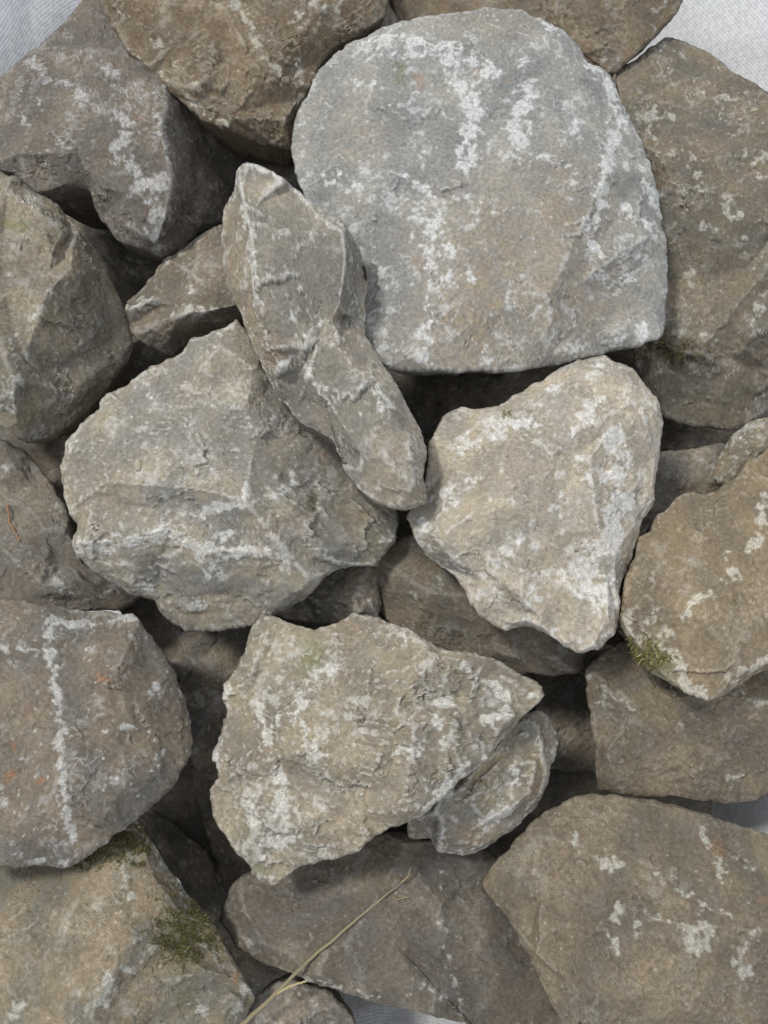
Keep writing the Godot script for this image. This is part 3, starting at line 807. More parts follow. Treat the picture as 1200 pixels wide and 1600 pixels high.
	rocks.append({"id": "bottom_left", "l": "tan grey rock with green moss tufts and a pale chipped ridge", "sm": 3, "T": 140,
		"o": [-70,1350, 0,1345, 100,1325, 150,1300, 205,1270, 225,1300, 245,1328, 280,1378, 310,1418, 342,1458, 365,1500, 398,1556, 386,1582, 360,1625, 300,1700, 100,1730, -70,1700],
		"eh": -40, "eo": [0,1345,-60, 205,1270,-60, 310,1418,-70, 398,1556,-45, 300,1700,-40, -70,1700,-20],
		"p": [190,1345,-26, 205,1405,-22, 245,1468,-20, 120,1370,-28, 100,1440,-4, 170,1480,0, 60,1400,-14, 240,1370,-38, 285,1430,-40, 300,1500,-20, 350,1540,-20, 370,1560,-22, 250,1560,0, 100,1560,6, 180,1620,0, 0,1450,0, 0,1580,0, 320,1600,-14, 225,1330,-44],
		"c0": [0.226,0.193,0.139], "c1": [0.270,0.217,0.148], "c2": [0.187,0.178,0.148], "cw": [0.504,0.495,0.441], "v": 0.3, "dots": 0.7, "cr": 0.3, "wear": 0.35, "amp": 0.7, "low": 0.5,
		"w": [[9,.85, 172,1518, 165,1545, 162,1568], [10,.8, 195,1512, 210,1518], [11,.8, 30,1575, 15,1590], [4,.9, 190,1352, 200,1385, 207,1405], [5,.9, 222,1297, 245,1328, 268,1362, 297,1408], [7,.75, 388,1550, 365,1580], [10,.65, 310,1580, 330,1595], [6,.7, 240,1482], [8,.5, 160,1430], [7,.6, 320,1490], [6,.5, 100,1350]],
		"t": [[12,.85, 80,1430, 95,1445], [14,.7, 130,1420, 170,1400], [50,.35, 50,1500], [10,.6, 10,1445]], "r": [[3.2,0.52, 370,1522, 370,1532]], "g": [[24,.35, 180,1315], [28,.4, 290,1465], [18,.25, 290,1550]], "e": [[9,.5, 345,1545], [50,.35, 60,1370]]})
	rocks.append({"id": "bottom_mid", "nc": 4, "fa": 0.6, "l": "flat dark brown slab with a dry stalk lying across it", "sm": 2, "T": 90, "c": [610,1470],
		"o": [345,1440, 352,1408, 375,1368, 450,1340, 600,1300, 700,1310, 780,1340, 850,1470, 876,1560, 892,1640, 800,1670, 735,1602, 650,1582, 590,1568, 540,1552, 470,1528, 410,1503, 370,1480],
		"eh": -85, "eo": [352,1408,-110, 470,1528,-85, 590,1568,-80, 735,1602,-75, 892,1640,-130, 780,1340,-130, 450,1340,-105],
		"p": [380,1420,-80, 410,1475,-72, 480,1510,-66, 590,1550,-62, 710,1580,-60, 690,1350,-70, 688,1440,-62, 705,1510,-60, 600,1400,-70, 500,1430,-70, 720,1400,-92, 770,1480,-100, 790,1560,-100, 760,1420,-106, 730,1520,-82],
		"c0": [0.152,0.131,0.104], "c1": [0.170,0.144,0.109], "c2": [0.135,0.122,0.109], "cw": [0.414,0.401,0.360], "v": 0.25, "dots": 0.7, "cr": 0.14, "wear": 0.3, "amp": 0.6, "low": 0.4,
		"w": [[4,.85, 470,1526, 520,1543, 590,1563], [4,.7, 688,1360, 688,1440, 700,1500, 722,1580], [7,.5, 660,1540, 690,1555], [5,.6, 375,1460, 400,1490], [10,.4, 640,1330], [6,.4, 640,1440]]})
	rocks.append({"id": "bottom_right", "l": "large smooth brown rock with scattered cream crust patches and a long crease", "sm": 3, "T": 150,
		"o": [752,1378, 770,1352, 795,1325, 840,1278, 890,1246, 950,1240, 1050,1255, 1130,1280, 1200,1303, 1270,1330, 1280,1690, 1100,1730, 920,1700, 890,1630, 872,1590, 832,1503, 792,1432, 765,1402],
		"eh": -30, "eo": [752,1378,-60, 840,1278,-50, 950,1240,-55, 1130,1280,-60, 1270,1330,-50, 872,1590,-25, 832,1503,-30],
		"p": [872,1275,-22, 872,1310,-6, 864,1370,4, 852,1440,8, 838,1490,-8, 800,1380,-52, 818,1430,-46, 840,1320,-48, 900,1330,2, 960,1300,-4, 1060,1300,-10, 1095,1305,-6, 1125,1345,-2, 1180,1340,-20, 950,1440,12, 1060,1450,14, 1160,1480,6, 900,1540,8, 1000,1600,14, 1150,1620,8, 1040,1370,8, 965,1420,14, 950,1460,6],
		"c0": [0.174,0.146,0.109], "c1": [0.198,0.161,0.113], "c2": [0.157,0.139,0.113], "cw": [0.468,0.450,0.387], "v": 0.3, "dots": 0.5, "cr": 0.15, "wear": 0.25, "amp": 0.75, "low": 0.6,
		"w": [[7,.7, 885,1293, 898,1310, 912,1328], [9,.7, 940,1348, 965,1345], [7,.7, 1020,1362, 1032,1370], [7,.85, 965,1418, 958,1440], [6,.85, 952,1462, 962,1482], [5,.9, 1010,1428, 1040,1440, 1080,1448, 1115,1450], [10,.85, 1075,1462, 1090,1482, 1105,1465], [9,.85, 1182,1458, 1165,1475, 1152,1500, 1168,1520], [5,.85, 1096,1300, 1105,1320, 1122,1345, 1130,1375], [3,.85, 1055,1390, 1100,1415, 1150,1438], [4,.7, 990,1465, 1000,1440], [6,.6, 1150,1335, 1180,1360], [5,.6, 830,1360], [5,.5, 915,1435]],
		"t": [[9,.9, 1070,1412], [50,.45, 1050,1520], [10,.7, 1160,1492], [30,.35, 890,1360]], "r": [[7.2,0.23, 1128,1332, 1115,1322], [4,0.2, 1190,1405]]})
	rocks.append({"id": "right_low", "l": "dark brown rock under the golden slab, shallow hollow across its front", "sm": 4, "T": 110,
		"o": [918,1088, 915,1055, 926,1030, 970,1000, 1050,1010, 1200,1010, 1280,1060, 1280,1190, 1205,1240, 1150,1258, 1080,1250, 1000,1245, 938,1236, 930,1200, 926,1150],
		"eh": -75, "eo": [926,1030,-95, 1050,1010,-80, 1280,1060,-70, 1150,1258,-95, 938,1236,-95, 918,1088,-85],
		"p": [945,1075,-58, 985,1100,-54, 1015,1140,-62, 1060,1160,-74, 1120,1185,-78, 1200,1160,-66, 1060,1090,-44, 1150,1080,-42, 1220,1110,-50, 960,1180,-60, 1000,1220,-58, 1080,1225,-58, 1160,1220,-60, 950,1215,-70],
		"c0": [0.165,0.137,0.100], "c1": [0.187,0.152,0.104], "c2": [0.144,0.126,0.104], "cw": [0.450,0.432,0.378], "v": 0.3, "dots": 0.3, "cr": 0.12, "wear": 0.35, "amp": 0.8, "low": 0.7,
		"w": [[3,.9, 935,1072, 955,1082, 974,1101, 985,1107], [4,.9, 1140,1078, 1171,1089, 1198,1098], [7,.75, 1135,1212, 1160,1216], [3,.8, 928,1100, 950,1098], [4,.6, 920,1060, 920,1090], [4,.6, 1065,1140], [4,.6, 1155,1160], [5,.5, 1035,1215]], "t": [[50,.4, 1040,1220]]})
	rocks.append({"id": "left_mid", "l": "smooth brown rock with a dry needle on it, below the rounded rock", "sm": 3, "T": 110,
		"o": [-70,690, 0,685, 40,706, 75,745, 100,790, 115,832, 132,880, 175,914, 222,932, 195,952, 140,956, 80,952, 20,955, -70,950, -90,820],
		"eh": -60, "eo": [0,685,-45, 100,790,-66, 222,932,-92, 140,956,-66, -70,950,-40],
		"p": [20,730,-28, 60,790,-36, 75,860,-32, 130,915,-44, 178,922,-60, 150,944,-70, 60,920,-28, 0,850,-14, -30,760,-16, 110,870,-56],
		"c0": [0.205,0.178,0.142], "c1": [0.225,0.19,0.145], "c2": [0.185,0.17,0.145], "cw": [0.450,0.441,0.396], "v": 0.3, "dots": 0.8, "cr": 0.14, "wear": 0.3, "amp": 0.7, "low": 0.5,
		"w": [[6,.7, 75,885, 88,905, 102,930], [5,.8, 178,918, 160,930], [6,.6, 5,725, 12,735], [4,.7, 50,877], [4,.6, 88,790], [5,.5, 5,905]]})
	rocks.append({"id": "nub", "nc": 2, "l": "small angular brown stone with a white crusted edge, left of the sliver", "sm": 3, "T": 80,
		"o": [194,486, 205,468, 228,443, 242,425, 258,404, 300,376, 345,350, 385,350, 400,480, 375,500, 335,512, 300,530, 268,556, 232,542, 206,518],
		"c": [305,455], "eh": -70, "eo": [194,486,-70, 258,404,-85, 345,350,-75, 400,480,-60, 300,530,-115, 268,556,-125, 206,518,-95],
		"p": [206,482,-56, 245,466,-46, 280,486,-44, 320,488,-42, 365,478,-38, 262,418,-58, 330,390,-44, 310,440,-34, 360,430,-30, 225,505,-76, 270,515,-80, 300,508,-76, 260,535,-100, 340,500,-66],
		"c0": [0.196,0.165,0.126], "c1": [0.217,0.178,0.131], "c2": [0.165,0.148,0.122], "cw": [0.580,0.560,0.510], "v": 0.25, "dots": 0.4, "cr": 0.2, "wear": 0.4, "amp": 0.9, "low": 0.6,
		"w": [[5,.85, 198,485, 215,476, 245,470], [8,.9, 278,490, 300,488, 325,490], [6,.75, 258,408, 270,404], [4,.6, 205,510, 212,528], [7,.5, 300,450]]})
	rocks.append({"id": "under_prow", "rf": 1.7, "nc": 3, "fa": 0.7, "l": "small grey stone with ochre stains tucked below the pointing rock", "sm": 3, "T": 80, "n": "stone", "k": "stone",
		"o": [760,1150, 800,1130, 828,1118, 845,1136, 856,1162, 860,1195, 851,1240, 826,1276, 790,1305, 750,1330, 710,1336, 682,1330, 672,1312, 636,1310, 640,1280, 690,1220],
		"eh": -50, "eo": [800,1130,-20, 856,1162,-35, 851,1240,-50, 750,1330,-70, 682,1330,-68, 636,1310,-90, 690,1220,-30],
		"p": [815,1150,4, 842,1165,-14, 836,1195,2, 845,1215,-14, 826,1240,-6, 800,1262,-8, 760,1282,-12, 745,1300,-34, 690,1305,-40, 688,1270,-16, 678,1285,-60, 770,1200,12, 790,1225,-6, 730,1250,4, 700,1240,8, 655,1290,-76, 720,1320,-58, 790,1290,-40],
		"c0": [0.266,0.233,0.180], "c1": [0.294,0.242,0.162], "c2": [0.228,0.214,0.180], "v": 0.4, "dots": 0.4, "cr": 0.35, "wear": 0.5, "amp": 1.0, "low": 0.6,
		"w": [[8,.85, 760,1285, 785,1272, 800,1262], [5,.8, 690,1320, 690,1295], [6,.7, 812,1235, 800,1200], [5,.7, 735,1210, 745,1240], [5,.8, 840,1160, 850,1190], [6,.6, 680,1330, 740,1332]], "t": [[11,.85, 735,1306, 760,1300], [9,.85, 835,1225, 828,1245], [9,.6, 800,1160]], "r": [[6.4,0.26, 832,1226], [4.8,0.23, 728,1304]]})
	rocks.append({"id": "behind_point", "l": "small pale stone behind the tip of the pointing rock", "sm": 3, "T": 50, "n": "stone", "k": "stone",
		"o": [800,1120, 845,1112, 862,1130, 873,1158, 870,1180, 858,1196, 820,1200, 795,1165], "eh": -70,
		"p": [845,1135,-55, 855,1165,-55, 830,1160,-45], "c0": [0.226,0.209,0.174], "w": [[4,.8, 862,1135, 870,1165]]})
	rocks.append({"id": "right_tip", "l": "small rough tan grey stone at the back of the golden slab", "sm": 3, "T": 60, "n": "stone", "k": "stone",
		"o": [1115,745, 1120,718, 1142,682, 1165,662, 1200,652, 1280,650, 1280,740, 1200,745, 1165,765, 1130,768], "amp": 1.4, "eh": -20, "eo": [1115,745,-60, 1165,662,-50, 1280,650,-20],
		"p": [1150,690,-28, 1190,672,-18, 1145,730,-34, 1200,710,-12, 1170,730,-20], "c0": [0.235,0.20,0.145], "c1": [0.265,0.215,0.15], "c2": [0.20,0.18,0.14], "v": 0.3, "wear": 0.5, "w": [[6,.6, 1140,690, 1165,668]]})
	rocks.append({"id": "under_wedge", "l": "smooth brown rock lodged under the tan wedge", "sm": 4, "T": 90,
		"o": [578,880, 600,855, 640,835, 720,850, 860,960, 915,1010, 916,1040, 900,1052, 860,1056, 800,1050, 740,1035, 690,1020, 620,985, 588,950],
		"eh": -110, "eo": [640,835,-90, 915,1010,-90, 860,1056,-110, 690,1020,-130, 588,950,-125, 578,880,-110],
		"p": [610,900,-88, 650,890,-74, 720,950,-70, 800,1010,-72, 870,1030,-82, 700,990,-90, 640,950,-92, 780,980,-66],
		"c0": [0.183,0.157,0.122], "c1": [0.200,0.165,0.122], "c2": [0.165,0.152,0.126], "cw": [0.450,0.441,0.405], "v": 0.4, "dots": 0.5, "cr": 0.15, "wear": 0.25, "amp": 0.6, "low": 0.5,
		"w": [[4,.6, 650,880, 645,910, 650,950], [6,.5, 680,905, 690,925], [5,.5, 705,1000]]})
	rocks.append({"id": "under_shield", "l": "wedge of dark rock lodged below the broad grey brown rock", "sm": 3, "T": 60, "st": 0.8, "sa": -10,
		"o": [420,958, 470,915, 540,880, 582,880, 594,935, 592,968, 540,976, 480,974], "eh": -120, "p": [500,930,-100, 560,910,-98, 560,950,-106],
		"c0": [0.165,0.148,0.117], "v": 0.3, "wear": 0.3, "w": [[6,.5, 560,920, 575,940]]})
	# lower stones in the gaps
	rocks.append({"rf": 1.0, "id": "gap_centre", "l": "brown rock deep in the gap below the largest slab", "sm": 3, "T": 80, "sp": 3.0,
		"o": [600,560, 700,540, 860,550, 880,620, 760,680, 700,720, 640,720, 600,640], "eh": -275, "p": [700,620,-253, 650,660,-257, 780,600,-255], "c0": [0.174,0.152,0.122], "v": 0.3, "wear": 0.1})
	rocks.append({"rf": 1.0, "id": "gap_upper", "l": "brown rock sunk in the gap above the sliver tip", "sm": 3, "T": 80, "sp": 3.0,
		"o": [360,250, 400,220, 470,215, 500,290, 480,360, 380,330], "eh": -185, "p": [430,250,-165, 420,300,-175], "c0": [0.183,0.157,0.117], "v": 0.2, "wear": 0.1})
	rocks.append({"rf": 1.0, "id": "gap_left", "l": "brown rock in the hole under the white crusted ridge", "sm": 3, "T": 70, "sp": 3.0,
		"o": [30,290, 140,280, 250,380, 260,440, 210,480, 120,420, 40,340], "eh": -350, "p": [130,340,-330, 190,420,-335], "c0": [0.174,0.152,0.122], "v": 0.2, "wear": 0.1, "T2": 1})
	rocks.append({"rf": 1.0, "id": "gap_nub", "l": "brown rock in the slot under the small angular stone", "sm": 3, "T": 70, "sp": 3.0,
		"o": [180,540, 280,520, 360,520, 330,640, 180,660, 120,640], "eh": -330, "p": [240,590,-310, 300,570,-305], "c0": [0.174,0.152,0.122], "v": 0.2, "wear": 0.1})
	rocks.append({"rf": 1.0, "id": "gap_elbow", "l": "brown rock between the rounded rock and the broad rock", "sm": 3, "T": 80, "sp": 2.5,
		"o": [30,690, 90,660, 140,632, 175,650, 160,740, 130,800, 80,770, 40,730], "eh": -230, "p": [110,700,-212, 130,660,-218], "c0": [0.174,0.152,0.122], "v": 0.2, "wear": 0.1})
	rocks.append({"rf": 1.0, "id": "gap_fork", "l": "grey rock face under the broad rock's pale front", "sm": 2, "T": 80, "sp": 2.5,
		"o": [170,930, 225,915, 300,960, 345,990, 320,1050, 285,1080, 230,1010], "eh": -265, "p": [240,960,-253, 290,1000,-253, 270,1040,-261], "c0": [0.174,0.161,0.139], "v": 0.2, "wear": 0.15})
	rocks.append({"rf": 1.0, "id": "gap_post", "l": "upright rock face in the slot left of the pointing rock", "sm": 2, "T": 90, "sp": 2.5,
		"o": [275,1075, 320,1020, 345,975, 400,960, 420,1050, 390,1180, 340,1225, 300,1190], "eh": -260, "eo": [340,1225,-290, 345,975,-250], "p": [350,1050,-244, 345,1130,-252], "c0": [0.174,0.152,0.122], "v": 0.2, "wear": 0.15})
	rocks.append({"rf": 1.0, "id": "gap_low", "l": "grey brown rock in the gap beside the mossy rock", "sm": 3, "T": 70, "sp": 2.5,
		"o": [205,1280, 240,1265, 290,1300, 335,1350, 350,1430, 310,1450, 250,1380], "eh": -365, "p": [280,1340,-345, 310,1390,-347], "c0": [0.174,0.152,0.122], "v": 0.4, "wear": 0.1})
	rocks.append({"rf": 1.0, "id": "gap_right", "l": "flat brown rock in the gap between pointing rock and hollowed rock", "sm": 3, "T": 60, "sp": 2.5,
		"o": [835,1040, 900,1040, 960,1060, 960,1190, 930,1205, 860,1200, 840,1120], "eh": -380, "p": [890,1090,-365, 900,1150,-367], "c0": [0.174,0.152,0.122], "v": 0.3, "wear": 0.1})
	rocks.append({"rf": 1.0, "id": "gap_notch", "l": "brown rock in the notch behind the golden slab", "sm": 3, "T": 80, "sp": 2.5,
		"o": [990,730, 1030,708, 1080,700, 1130,695, 1150,760, 1100,800, 1040,850, 980,880], "eh": -170, "p": [1060,740,-156, 1090,750,-154, 1030,800,-160], "c0": [0.174,0.152,0.122], "v": 0.25, "wear": 0.1, "w": [[5,.5, 1060,750, 1075,755]]})
	rocks.append({"rf": 1.0, "id": "gap_ledge", "l": "layered brown rock under the squiggle crusted rock", "sm": 3, "T": 60, "sp": 2.5, "st": 0.8, "sa": 4,
		"o": [1000,640, 1060,630, 1180,640, 1230,670, 1180,705, 1090,700, 1020,705], "eh": -315, "p": [1080,660,-300, 1130,675,-303], "c0": [0.174,0.152,0.122], "v": 0.2, "wear": 0.1})
	rocks.append({"id": "bottom_chunk", "l": "brown rock at the bag edge below the dry stalk", "sm": 3, "T": 70, "sp": 2.5,
		"o": [360,1640, 385,1590, 405,1548, 450,1532, 515,1550, 550,1585, 570,1640, 500,1700, 400,1700], "eh": -125, "p": [430,1570,-104, 490,1590,-102, 450,1640,-96], "c0": [0.174,0.152,0.122], "v": 0.2, "wear": 0.25})
	rocks.append({"rf": 1.0, "id": "gap_seat", "l": "brown rock under the pointing rock's near corner", "sm": 3, "T": 70, "sp": 3.0,
		"o": [300,1200, 400,1180, 560,1270, 680,1270, 660,1400, 480,1400, 380,1440, 330,1330], "eh": -375, "p": [450,1320,-355, 600,1330,-357], "c0": [0.174,0.152,0.122], "v": 0.2, "wear": 0.1})
	for f in [[300,1250,180,150, "brown rock at the bottom of the hole beside the mossy rock"],
		[400,1530,150,110, "brown rock in the slit under the flat dark slab"],
		[640,830,160,140, "brown rock in the cleft under the sliver's foot"],
		[500,1000,170,130, "brown rock behind the pointing rock's back corner"],
		[880,1220,150,120, "brown rock in the pit beside the ochre stained stone"],
		[900,1030,170,120, "brown rock in the crack below the tan wedge"],
		[190,430,180,160, "brown rock at the bottom of the hole by the small angular stone"],
		[310,290,160,140, "brown rock in the hollow below the rich brown rock"],
		[1000,130,120,120, "brown rock in the chink beside the largest slab"],
		[1100,690,170,110, "brown rock in the slot behind the rough tan grey stone"],
		[320,1080,130,170, "brown rock at the bottom of the slot left of the pointing rock"],
		[985,560,120,130, "brown rock under the largest slab's pale corner"],
		[0,690,140,100, "brown rock between the rounded rock and the bag", 250],
		[200,640,170,110, "brown rock below the broad rock's top edge"],
		[740,640,170,120, "brown rock at the bottom of the gap above the tan wedge"],
		[760,1330,150,110, "brown rock between the ochre stained stone and the smooth brown rock"],
		[370,1440,110,80, "brown rock in the crack between mossy rock and flat dark slab"],
		[612,40,80,60, "brown rock in the nook above the largest slab", 360],
		[110,835,90,90, "brown rock in the slit left of the broad rock", 170],
		[985,920,70,110, "brown rock in the seam between tan wedge and golden slab", 200],
		[1060,1265,100,60, "brown rock in the seam under the hollowed rock"]]:
		var lift: int = f[5] if f.size() > 5 else 0
		var o: Array = []
		for k in 11:
			var a := TAU * k / 11.0
			var w := 1.0 + 0.13 * sin(a * 3.0 + f[0]) + 0.08 * sin(a * 5.0 + f[1])
			o.append(f[0] + cos(a) * f[2] * w)
			o.append(f[1] + sin(a) * f[3] * w)
		rocks.append({"id": "deep%d" % rocks.size(), "l": f[4], "o": o, "eh": lift - 460 - 3 * (rocks.size() % 7), "p": [f[0], f[1], lift - 425, f[0] + f[2] * 0.4, f[1] + 20, lift - 432, f[0] - f[2] * 0.35, f[1] - 25, lift - 430], "T": 50, "sp": 4.0, "sm": 3, "rf": 1.0, "v": 0.2, "wear": 0.0, "cr": 0.1})



# ---------------------------------------------------------------- the bag
func make_bag() -> void:
	var foot := [-100, 190, 45, -50, 230, -125, 440, -165, 800, -165, 1110, -70, 1290, 150, 1335, 400, 1325, 700, 1315, 1000, 1262, 1280, 1290, 1500, 1235, 1700, 900, 1690, 600, 1650, 250, 1735, -70, 1720, -110, 1300, -118, 700]
	var curve := Curve3D.new()
	var pts := PackedVector3Array()
	for i in range(0, foot.size(), 2):
		pts.append(pw(foot[i], foot[i + 1], -60.0))
	var m := pts.size()
	for i in m + 1:
		var t := (pts[(i + 1) % m] - pts[(i - 1 + m) % m]) / 6.0
		curve.add_point(pts[i % m], -t, t)
	var length := curve.get_baked_length()
	var cols := 260
	var mid := Vector3.ZERO
	for p in pts:
		mid += p
	mid /= m
	# profile: from the middle of the floor outwards, then up the wall; x = share of the way to the foot, y = height
	var prof: Array = []
	for k in 12:
		prof.append([k / 12.0 * 0.95, -0.32])
	for k in 40:
		var t := k / 39.0
		var s := smoothstep(0.0, 0.55, t)
		prof.append([lerpf(0.95, 1.0, s) + 0.55 * t * t, lerpf(-0.32, 0.10, pow(t, 1.25))])
	var rows := prof.size()
	var P := PackedVector3Array()
	var U := PackedVector2Array()
	var fold := noise(FastNoiseLite.TYPE_SIMPLEX, 5.0, 3, 51)
	var crease := noise(FastNoiseLite.TYPE_SIMPLEX, 16.0, 2, 52, FastNoiseLite.FRACTAL_RIDGED)
	for r in rows:
		for cidx in cols + 1:
			var cc := cidx % cols
			var e := curve.sample_baked(length * cc / cols, true)
			var p := mid + (e - mid) * float(prof[r][0])
			p.y = prof[r][1]
			var away := Vector3(e.x - mid.x, 0, e.z - mid.z).normalized()
			var wall := smoothstep(11.0, 24.0, r)
			var q := Vector3(p.x, p.y * 0.45, p.z)
			p += away * (fold.get_noise_3dv(q) * 0.010 * wall + crease.get_noise_3dv(q * 0.6 + Vector3(p.y, 0, p.y)) * 0.002 * wall)
			p.y += fold.get_noise_3dv(q * 2.0 + Vector3(9, 0, 0)) * 0.012 * (1.0 - wall)
			P.append(p)
			U.append(Vector2(length * cidx / cols, 0.3 * r / 12.0 if r < 12 else 0.3 + (prof[r][1] + 0.32) * 1.1))
	var st := SurfaceTool.new()
	st.begin(Mesh.PRIMITIVE_TRIANGLES)
	st.set_smooth_group(0)
	for i in P.size():
		st.set_uv(U[i])
		st.add_vertex(P[i])
	for r in rows - 1:
		for k in cols:
			var a := r * (cols + 1) + k
			for v in [a, a + 1, a + cols + 2, a, a + cols + 2, a + cols + 1]:
				st.add_index(v)
	st.generate_normals()
	# woven polypropylene tape: warp and weft in a checker, each tape slightly rounded
	var px := 256
	var cells := 16
	var col := Image.create(px, px, false, Image.FORMAT_RGB8)
	var hgt := Image.create(px, px, false, Image.FORMAT_RGB8)
	var dirt := noise(FastNoiseLite.TYPE_SIMPLEX, 0.02, 4, 53).get_seamless_image(px, px)
	for y in px:
		for x in px:
			var cx := x * cells / px
			var cy := y * cells / px
			var fx := fposmod(float(x) * cells / px, 1.0) - 0.5
			var fy := fposmod(float(y) * cells / px, 1.0) - 0.5
			var over := (cx + cy) % 2 == 0
			var f := fx if over else fy
			var g := fy if over else fx
			var hv := (1.0 - f * f * 3.2) * (0.75 + 0.25 * cos(g * PI))
			if not over:
				hv *= 0.86
			var dv := dirt.get_pixel(x, y).r
			var v := 0.79 + (dv - 0.5) * 0.10 - (0.06 if absf(f) > 0.42 else 0.0)
			col.set_pixel(x, y, Color(v * 0.985, v * 0.99, v))
			hgt.set_pixel(x, y, Color(hv, hv, hv))
	var mat := StandardMaterial3D.new()
	mat.albedo_texture = ImageTexture.create_from_image(col)
	mat.heightmap_enabled = true
	mat.heightmap_texture = ImageTexture.create_from_image(hgt)
	mat.heightmap_scale = 0.03
	mat.uv1_scale = Vector3(22, 22, 22)
	mat.roughness = 0.6
	mat.metallic_specular = 0.35
	mat.cull_mode = BaseMaterial3D.CULL_DISABLED
	var bag := MeshInstance3D.new()
	bag.name = "bulk_bag"
	bag.mesh = st.commit()
	bag.material_override = mat
	bag.set_meta("label", "white woven plastic bulk bag holding the heap of rocks")
	bag.set_meta("category", "bag")
	add_child(bag)


# ---------------------------------------------------------------- small things
func thing(called: String, label: String, category: String, at: Vector3) -> Node3D:
	var t := Node3D.new()
	t.name = numbered(called)
	t.position = at
	t.set_meta("label", label)
	t.set_meta("category", category)
	add_child(t, true)
	return t


func plain(c: Color, rough: float, shine := 0.25) -> StandardMaterial3D:
	var m := StandardMaterial3D.new()
	m.vertex_color_use_as_albedo = true
	m.albedo_color = c
	m.roughness = rough
	m.metallic_specular = shine
	m.cull_mode = BaseMaterial3D.CULL_DISABLED
	return m


# point and normal of a rock's face under a photograph pixel
func on_rock(id: String, px: float, py: float) -> Array:
	var b: Dictionary = by_id[id]
	var uv: PackedVector2Array = b.uv
	var best := 0
	var bd := 1e9
	var q := Vector2(px, py)
	for i in uv.size():
		var dd := uv[i].distance_squared_to(q)
		if dd < bd:
			bd = dd
			best = i
	return [b.top[best], b.nrm[best]]


func add_tube(st: SurfaceTool, pts: PackedVector3Array, r0: float, r1: float, sides: int, c0: Color, c1: Color) -> void:
	var rings: Array = []
	for i in pts.size():
		var a := pts[maxi(i - 1, 0)]
		var b := pts[mini(i + 1, pts.size() - 1)]
		var dir := (b - a).normalized()
		var u := dir.cross(Vector3(0.31, 0.92, 0.2)).normalized()
		var v := dir.cross(u)
		var t := float(i) / (pts.size() - 1)
		var r := lerpf(r0, r1, t)
		var ring: Array = []
		for s in sides:
			var an := TAU * s / sides
			ring.append(pts[i] + (u * cos(an) + v * sin(an)) * r)
		rings.append(ring)
	for i in pts.size() - 1:
		var ca := c0.lerp(c1, float(i) / (pts.size() - 1))
		for s in sides:
			var s2 := (s + 1) % sides
			for q in [rings[i][s], rings[i + 1][s], rings[i + 1][s2], rings[i][s], rings[i + 1][s2], rings[i][s2]]:
				st.set_color(ca)
				st.add_vertex(q)


func commit(st: SurfaceTool, called: String, mat: Material, parent: Node) -> MeshInstance3D:
	st.generate_normals()
	var mi := MeshInstance3D.new()
	mi.name = called
	mi.mesh = st.commit()
	mi.material_override = mat
	parent.add_child(mi, true)
	return mi


# a cushion of moss: short curved shoots rooted on the rock inside a ragged patch
func moss(rock: String, blobs: Array, count: int, length: float, green: Color, straw: Color, label: String, sd: int) -> void:
	var rng := RandomNumberGenerator.new()
	rng.seed = sd
	var b: Dictionary = by_id[rock]
	var uv: PackedVector2Array = b.uv
	var cand := PackedInt32Array()
	var wt := PackedFloat32Array()
	for i in uv.size():
		var w := -1.0
		for k in blobs:
			var dv := uv[i] - Vector2(k[0], k[1])
			w = maxf(w, 1.0 - Vector2(dv.x / k[2], dv.y / k[3]).length())
		w += n_fine.get_noise_2d(uv[i].x, uv[i].y) * 0.7 + n_warp.get_noise_2d(uv[i].x, uv[i].y) * 0.9
		if w > 0.12:
			cand.append(i)
			wt.append(w)
	if cand.is_empty():
		print("no ground for moss on ", rock)
		return
	var at: Vector3 = b.top[cand[0]]
	var st := SurfaceTool.new()
	st.begin(Mesh.PRIMITIVE_TRIANGLES)
	st.set_smooth_group(-1)
	for k in count:
		var ci := rng.randi_range(0, cand.size() - 1)
		var p: Vector3 = b.top[cand[ci]] - at
		var nn: Vector3 = b.nrm[cand[ci]]
		var side := Vector3(rng.randfn(), rng.randfn(), rng.randfn()).normalized()
		var dir := (nn * 0.8 + side).normalized()
		var bend := Vector3(rng.randfn(), rng.randfn(), rng.randfn()) * 0.35
		var len := length * rng.randf_range(0.4, 1.15) * clampf(0.45 + wt[ci], 0.5, 1.2)
		var wide := dir.cross(Vector3(rng.randfn(), rng.randfn(), rng.randfn())).normalized() * rng.randf_range(0.00016, 0.00036)
		var c := green * rng.randf_range(0.5, 1.35)
		if rng.randf() < 0.14:
			c = straw * rng.randf_range(0.7, 1.2)
		c.a = 1.0
		var p1 := p + dir * len * 0.5
		var p2 := p1 + (dir + bend).normalized() * len * 0.5
		p -= nn * 0.0006
		for q in [p - wide, p1 - wide, p1 + wide, p - wide, p1 + wide, p + wide, p1 - wide, p2, p1 + wide]:
			st.set_color(c)
			st.add_vertex(q)
	var mi := commit(st, numbered("moss_tuft"), plain(Color.WHITE, 0.9, 0.15), self)
	mi.position = at
	mi.set_meta("label", label)
	mi.set_meta("category", "moss")
	mi.set_meta("kind", "stuff")


